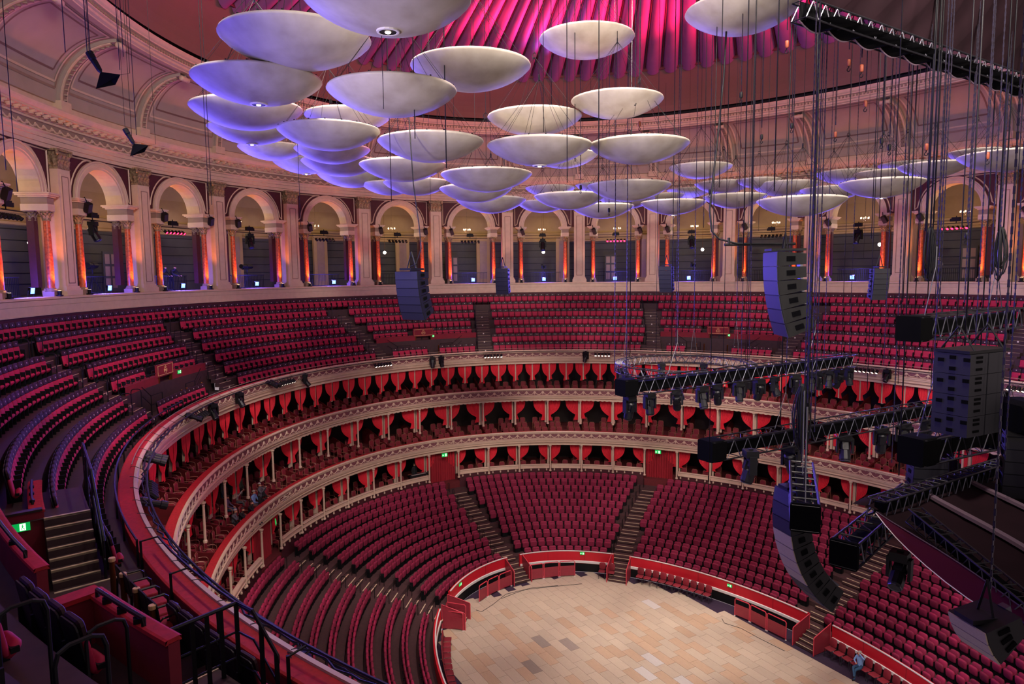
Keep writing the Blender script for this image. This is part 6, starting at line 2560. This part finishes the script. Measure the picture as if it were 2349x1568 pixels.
# ================================================================== people
def hand(J, E_, w, d, s_, curl=0.3):
    """five unequal fingers from wrist point w along direction d (names w, and side s_)"""
    w, d = np.array(J[w + s_]), np.array(d, float)
    d = d / np.linalg.norm(d)
    side = np.cross(d, np.array([0, 0, 1.0]))
    if np.linalg.norm(side) < 0.1:
        side = np.array([0, 1.0, 0])
    side = side / np.linalg.norm(side)
    J['palm' + s_] = tuple(w + d * 0.07)
    E_.append(('wr' + s_, 'palm' + s_, 'hand'))
    R_['palm' + s_] = 0.030
    for k, (o, L) in enumerate(((-0.026, 0.062), (-0.009, 0.075), (0.009, 0.07), (0.026, 0.055))):
        a = w + d * 0.085 + side * o
        b_ = a + d * L * 0.6
        c_ = b_ + d * L * 0.4 * (1 - curl) + np.array([0, 0, -L * curl])
        for nm, q in (('fa', a), ('fb', b_), ('fc', c_)):
            J[nm + str(k) + s_] = tuple(q)
            R_[nm + str(k) + s_] = 0.009
        E_ += [('palm' + s_, 'fa%d' % k + s_, 'hand'), ('fa%d' % k + s_, 'fb%d' % k + s_, 'hand'), ('fb%d' % k + s_, 'fc%d' % k + s_, 'hand')]
    sg = 1 if s_ == 'L' else -1
    a = w + d * 0.03 + side * 0.03 * sg
    b_ = a + d * 0.035 + side * 0.03 * sg
    J['ta' + s_], J['tb' + s_] = tuple(a), tuple(b_)
    R_['ta' + s_], R_['tb' + s_] = 0.011, 0.010
    E_ += [('wr' + s_, 'ta' + s_, 'hand'), ('ta' + s_, 'tb' + s_, 'hand')]


R_ = {}
_pc = {}


def pose(kind):
    J, E_ = {}, []
    sit = kind.startswith('sit')
    lean = 0.0
    if sit:
        J.update(pel=(0, 0, 0.55), spi=(0, -0.03, 0.74), che=(0, -0.01, 0.95), nec=(0, 0.02, 1.10), hea=(0, 0.05, 1.19), sku=(0, 0.04, 1.28))
        for s_, x in (('L', -1), ('R', 1)):
            J['hip' + s_] = (x * 0.10, 0.02, 0.54)
            J['kne' + s_] = (x * 0.13, 0.44, 0.56)
            J['ank' + s_] = (x * 0.12, 0.46, 0.10)
            J['toe' + s_] = (x * 0.13, 0.62, 0.05)
            J['sho' + s_] = (x * 0.18, -0.01, 1.04)
            J['elb' + s_] = (x * 0.24, 0.10, 0.78)
            J['wr' + s_] = (x * 0.12, 0.30, 0.70)
        if kind == 'sit_cross':
            J['kneR'], J['ankR'], J['toeR'] = (-0.02, 0.46, 0.66), (-0.24, 0.62, 0.36), (-0.32, 0.76, 0.34)
            J['elbL'], J['wrL'] = (-0.34, 0.10, 1.12), (-0.14, 0.14, 1.26)
            J['elbR'], J['wrR'] = (0.26, 0.08, 0.80), (0.04, 0.24, 0.82)
        if kind == 'sit_chin':
            J['elbR'], J['wrR'] = (0.20, 0.26, 0.80), (0.06, 0.14, 1.06)
            J['che'], J['nec'], J['hea'], J['sku'] = (0, 0.06, 0.95), (0, 0.10, 1.09), (0, 0.13, 1.18), (0, 0.12, 1.27)
        if kind == 'sit_phone':
            J['elbL'], J['wrL'] = (-0.26, 0.18, 0.92), (-0.06, 0.30, 1.12)
            J['elbR'], J['wrR'] = (0.26, 0.18, 0.92), (0.06, 0.30, 1.12)
    else:
        f = 0.22 if kind == 'lean' else 0.0
        J.update(pel=(0, -f * 0.6, 0.93), spi=(0, -f * 0.2, 1.12), che=(0, f * 0.5, 1.32), nec=(0, f, 1.46 - f * 0.25), hea=(0, 0.03 + f * 1.15, 1.56 - f * 0.35), sku=(0, 0.02 + f * 1.2, 1.65 - f * 0.4))
        for s_, x in (('L', -1), ('R', 1)):
            J['hip' + s_] = (x * 0.10, -f * 0.6, 0.90)
            J['kne' + s_] = (x * 0.11, 0.02 - f * 0.4, 0.50)
            J['ank' + s_] = (x * 0.11, -0.02 - f * 0.3, 0.09)
            J['toe' + s_] = (x * 0.13, 0.14 - f * 0.3, 0.04)
            J['sho' + s_] = (x * 0.19, f * 0.7, 1.41 - f * 0.2)
            J['elb' + s_] = (x * 0.26, 0.05 + f * 1.2, 1.12)
            J['wr' + s_] = (x * 0.16, 0.26 + f * 1.4, 1.02)
        if kind == 'stand_phone':
            for s_, x in (('L', -1), ('R', 1)):
                J['elb' + s_] = (x * 0.24, 0.18, 1.22)
                J['wr' + s_] = (x * 0.06, 0.34, 1.46)
        if kind == 'stand':
            for s_, x in (('L', -1), ('R', 1)):
                J['elb' + s_] = (x * 0.25, -0.03, 1.13)
                J['wr' + s_] = (x * 0.24, 0.05, 0.88)
        if kind == 'stand_fold':
            J['elbL'], J['wrL'] = (-0.25, 0.10, 1.15), (0.08, 0.22, 1.20)
            J['elbR'], J['wrR'] = (0.24, 0.14, 1.18), (0.02, 0.16, 1.46)
    E_ += [('pel', 'spi', 'top'), ('spi', 'che', 'top'), ('che', 'nec', 'top'), ('nec', 'hea', 'skin'), ('hea', 'sku', 'skin')]
    R_.clear()
    R_.update(pel=0.15, spi=0.135, che=0.155, nec=0.058, hea=0.082, sku=0.085)
    for s_ in 'LR':
        E_ += [('pel', 'hip' + s_, 'leg'), ('hip' + s_, 'kne' + s_, 'leg'), ('kne' + s_, 'ank' + s_, 'leg'), ('ank' + s_, 'toe' + s_, 'shoe'), ('che', 'sho' + s_, 'top'), ('sho' + s_, 'elb' + s_, 'top'), ('elb' + s_, 'wr' + s_, 'top')]
        R_.update({'hip' + s_: 0.095, 'kne' + s_: 0.065, 'ank' + s_: 0.045, 'toe' + s_: 0.038, 'sho' + s_: 0.068, 'elb' + s_: 0.048, 'wr' + s_: 0.032})
        d = np.array(J['wr' + s_]) - np.array(J['elb' + s_])
        hand(J, E_, 'wr', d, s_)
    return J, E_, dict(R_)


def person_mesh(kind):
    if kind in _pc:
        return _pc[kind]
    J, E_, R = pose(kind)
    names = list(J)
    me = bpy.data.meshes.new('person')
    me.from_pydata([J[n] for n in names], [(names.index(a), names.index(b_)) for a, b_, _ in E_], [])
    o = bpy.data.objects.new('person', me)
    COL.objects.link(o)
    sk = o.modifiers.new('skin', 'SKIN')
    sv = me.skin_vertices[0].data
    for i, n in enumerate(names):
        sv[i].radius = (R[n], R[n] * (0.72 if n in ('pel', 'spi', 'che') else 1.0))
        sv[i].use_root = (n == 'pel')
    sub = o.modifiers.new('sub', 'SUBSURF')
    sub.levels = sub.render_levels = 1
    dg = bpy.context.evaluated_depsgraph_get()
    m2 = bpy.data.meshes.new_from_object(o.evaluated_get(dg))
    bpy.data.objects.remove(o)
    segs_ = [(np.array(J[a]), np.array(J[b_]), k) for a, b_, k in E_]
    idx = {'skin': 0, 'top': 1, 'leg': 2, 'shoe': 3, 'hand': 0}
    mi = []
    for p in m2.polygons:
        c = np.array(p.center)
        best = (9, 'top')
        for a, b_, k in segs_:
            ab = b_ - a
            u = min(1, max(0, float((c - a) @ ab / (ab @ ab + 1e-9))))
            dd = float(np.linalg.norm(c - a - u * ab)) - (0.05 if k in ('top', 'leg') else 0)
            if dd < best[0]:
                best = (dd, k)
        mi.append(idx[best[1]])
    m2.polygons.foreach_set('use_smooth', [True] * len(m2.polygons))
    _pc[kind] = (m2, mi, J)
    return _pc[kind]


def person(kind, M, top, leg, label, hair='hair', bald=False, group=None):
    m0, mi, J = person_mesh(kind)
    me = m0.copy()
    me.materials.clear()
    for m in ('skin', top, leg, 'cloth_black'):
        me.materials.append(MATS[m])
    me.polygons.foreach_set('material_index', mi)
    o = put('person', me, M, None, label, 'person', group)
    h = np.array(J['sku'])
    f = np.array(J['hea'])
    if not bald:
        b = MB()
        prof = [(0.001, 0.10), (0.05, 0.095), (0.085, 0.065), (0.096, 0.03)]
        b.lathe(prof, 10, c=h + np.array([0, -0.025, 0.0]))
        obj('hair', b, hair, parent=o, smooth=True)
    b = MB()
    fy = f[1] + 0.085
    b.add([(-0.012, fy - 0.01, f[2] + 0.0), (0.012, fy - 0.01, f[2] + 0.0), (0, fy + 0.018, f[2] + 0.002), (0, fy - 0.012, f[2] + 0.04)], [(0, 1, 2), (0, 2, 3), (1, 3, 2)], 0)
    for s_ in (-1, 1):
        b.box((s_ * 0.032, fy - 0.012, f[2] + 0.045), (0.024, 0.012, 0.010), 1)
        b.box((s_ * 0.090, f[1] - 0.005, f[2] + 0.03), (0.012, 0.03, 0.05), 0)
    b.box((0, fy - 0.012, f[2] - 0.03), (0.045, 0.010, 0.008), 2)
    obj('face_features', b, ['skin', 'hair', 'cloth_red'], parent=o)
    return o


def Rz(a):
    return Matrix.Rotation(a, 4, 'Z')


# audience group in the grand tier boxes at the left
zf = -12.6
GP = [(596, 1128, 1.2, -12.35, 'stand_phone', 'cloth_grey', 'cloth_black', 'standing person in grey holding up a phone beside a tier column', 'hair_grey', 0.0),
      (528, 1112, 1.2, -12.1, 'stand', 'cloth_black', 'cloth_black', 'bald person in black standing at the back of the occupied box', 'hair', 0.2),
      (549, 1108, 1.2, -12.1, 'stand', 'cloth_green', 'cloth_black', 'person in a green jacket standing at the back of the occupied box', 'hair', -0.2),
      (510, 1118, 1.2, -12.1, 'stand', 'cloth_grey', 'denim', 'person in grey standing behind a tier column', 'hair', 0.3),
      (543, 1138, 0.85, -12.35, 'sit_phone', 'cloth_white', 'cloth_grey', 'seated person in a pale top with both hands raised to the face', 'hair_grey', 0.0),
      (521, 1156, 0.85, -12.35, 'sit', 'cloth_lilac', 'denim', 'seated person with long hair in a lilac top and blue jeans', 'hair', 0.1),
      (582, 1144, 0.85, -12.6, 'sit', 'cloth_blue', 'cloth_grey', 'seated person in a blue checked shirt in the front row of the box', 'hair_grey', -0.1),
      (600, 1134, 0.85, -12.6, 'sit_chin', 'cloth_black', 'cloth_black', 'seated person in black resting chin on hand', 'hair', 0.0),
      (482, 1146, 0.85, -12.35, 'sit', 'cloth_grey', 'cloth_grey', 'seated person in grey beside the cream tier column', 'hair', 0.2),
      (499, 1140, 0.85, -12.35, 'sit', 'cloth_white', 'cloth_grey', 'seated person in a beige jacket behind the tier column', 'hair', 0.0),
      (487, 1180, 0.85, -12.6, 'sit_phone', 'cloth_red', 'cloth_black', 'person in an orange-red top leaning forward taking a picture', 'hair', 0.0),
      (536, 1188, 0.85, -12.6, 'sit_chin', 'cloth_grey', 'cloth_black', 'fair-haired person in grey leaning on the box wall', 'hair_grey', 0.0),
      (553, 1184, 0.85, -12.6, 'sit_chin', 'cloth_black', 'cloth_black', 'dark-haired person in black leaning on the box wall', 'hair', 0.0),
      (574, 1168, 0.85, -12.6, 'sit_chin', 'cloth_black', 'denim', 'person with long hair leaning on the velvet rail', 'hair', 0.0)]
for x, y, hz, z, kd, tp, lg, lb, hr, yw in GP:
    p = onz(x, y, z + hz)
    t = math.atan2(p[1] / R1[1], p[0] / R1[0])
    M = Tr(p[0], p[1], z) @ frame(R1, t).to_3x3().to_4x4() @ Rz(yw)
    person(kd, M, tp, lg, lb, hr)


def t_on(R, d, z, x):
    return min((abs(px(E(R, rad(a / 10), z, d))[0] - x), rad(a / 10)) for a in range(-1040, 900) if px(E(R, rad(a / 10), z, d))[2] > 1)[1]


for x, tp, lb in ((372, 'cloth_black', 'person in black bending over the railing of the third gallery bay'), (394, 'cloth_black', 'person in black leaning on folded arms at the gallery railing')):
    t = t_on(RL, 1.95, 1.0, x)
    person('lean', frame(RL, t, 0.0, 1.95), tp, 'cloth_black', lb, 'hair')
t = t_on(RL, 1.0, 1.0, 2152)
person('stand_fold', frame(RL, t, 0.0, 1.0, 0.4), 'cloth_grey', 'cloth_black', 'grey-haired person standing behind the ledge with hand to mouth', 'hair_grey')
# keyboard player in the loggia
t = t_on(R1, 1.0, -14.4, 950)
Mk = frame(R1, t, -15.25, 0.95)
person('stand', Mk @ Rz(0.3), 'cloth_black', 'cloth_black', 'keyboard player in black standing in a loggia box', 'hair')
th = thing('keyboard_rig', 'black keyboard desk with lit controls in front of the player in the loggia', 'keyboard', Mk @ Tr(0, 0.55, 0))
b = MB()
b.box((0, 0, 0.92), (1.6, 0.45, 0.12))
obj('desk', b, 'black', parent=th)
b = MB()
for i in range(14):
    b.box((-0.6 + i * 0.09, 0.06, 0.985), (0.05, 0.2, 0.015))
obj('keys', b, 'cloth_white', parent=th)
b = MB()
for s_ in (-1, 1):
    b.tube([(s_ * 0.6, -0.2, 0), (s_ * 0.3, 0.1, 0.88)], 0.025, 5)
    b.tube([(s_ * 0.3, -0.2, 0), (s_ * 0.6, 0.1, 0.88)], 0.025, 5)
obj('stand_legs', b, 'dark_grey', parent=th)
# man sitting on the arena chairs
p = onz(1972, 1524, FLOOR + 0.62)
t = math.atan2(p[1] / RA[1], p[0] / RA[0])
person('sit_cross', Tr(p[0], p[1], FLOOR - 0.03) @ frame(RA, t).to_3x3().to_4x4(), 'cloth_blue', 'denim', 'grey-haired person in blue shirt and jeans sitting with hand to head', 'hair_grey')

# ---- equipment in the gallery
for x, lb in ((212, 'black followspot on a stand in the second gallery bay from the left'), (566, 'black followspot on a stand in the bay with the wall sign')):
    t = t_on(RL, 1.9, 1.5, x)
    th = thing('followspot', lb, 'followspot', frame(RL, t, 0.0, 1.9, 0.35))
    b = MB()
    b.lathe([(0.12, -0.65), (0.17, -0.6), (0.17, 0.1), (0.14, 0.15), (0.14, 0.6), (0.17, 0.62), (0.17, 0.75)], 8, M=((0, 0, 1), (0, 1, 0), (-1, 0, 0)), c=(0, 0, 1.62), cap=True)
    b.box((0.2, 0, 1.45), (0.7, 0.2, 0.12))
    obj('lamp_house', b, 'black', parent=th)
    b = MB()
    b.tube([(0, 0, 1.45), (0, 0, 0.9)], 0.04, 6)
    for i in range(3):
        a = i * 2.1
        b.tube([(0, 0, 0.95), (0.5 * cos(a), 0.5 * sin(a), 0)], 0.025, 5)
    obj('tripod', b, 'dark_grey', parent=th)
for x, lb in ((1247, 'small camera on a tripod in the middle gallery bay'), (1590, 'small camera on a tripod in the gallery bay with the dark backdrop')):
    t = t_on(RL, 1.9, 1.3, x)
    th = thing('camera_tripod', lb, 'camera', frame(RL, t, 0.0, 1.9))
    b = MB()
    b.box((0, 0, 1.45), (0.45, 0.35, 0.28))
    b.lathe([(0.08, 0.0), (0.09, 0.3)], 8, c=(0, 0.1, 1.45), M=((1, 0, 0), (0, 0, 1), (0, -1, 0)))
    b.box((0.15, -0.1, 1.66), (0.2, 0.15, 0.12))
    obj('camera_body', b, 'black', parent=th)
    b = MB()
    for i in range(3):
        a = i * 2.1
        b.tube([(0, 0, 1.3), (0.4 * cos(a), 0.4 * sin(a), 0)], 0.02, 5)
    obj('tripod_legs', b, 'dark_grey', parent=th)
# thin cables lying on the arena floor by the barriers
for n, pts in enumerate(([(1092, 1398), (1105, 1402), (1130, 1386), (1160, 1362), (1200, 1352), (1260, 1345), (1335, 1338)], [(1150, 1372), (1180, 1360), (1215, 1348), (1280, 1342)], [(1656, 1418), (1662, 1428), (1700, 1440), (1740, 1462), (1800, 1492)])):
    cable([np.append(onz(x, y, FLOOR + 0.02)[:2], FLOOR + 0.012) for x, y in pts], 0.014, ('thin dark cable trailing over the boards below the left barriers', 'thin dark cable crossing the boards near the middle steps', 'thin dark cable looping over the carpet edge by the right barriers')[n], 'cable', 'dark_grey', 'floor_cable')
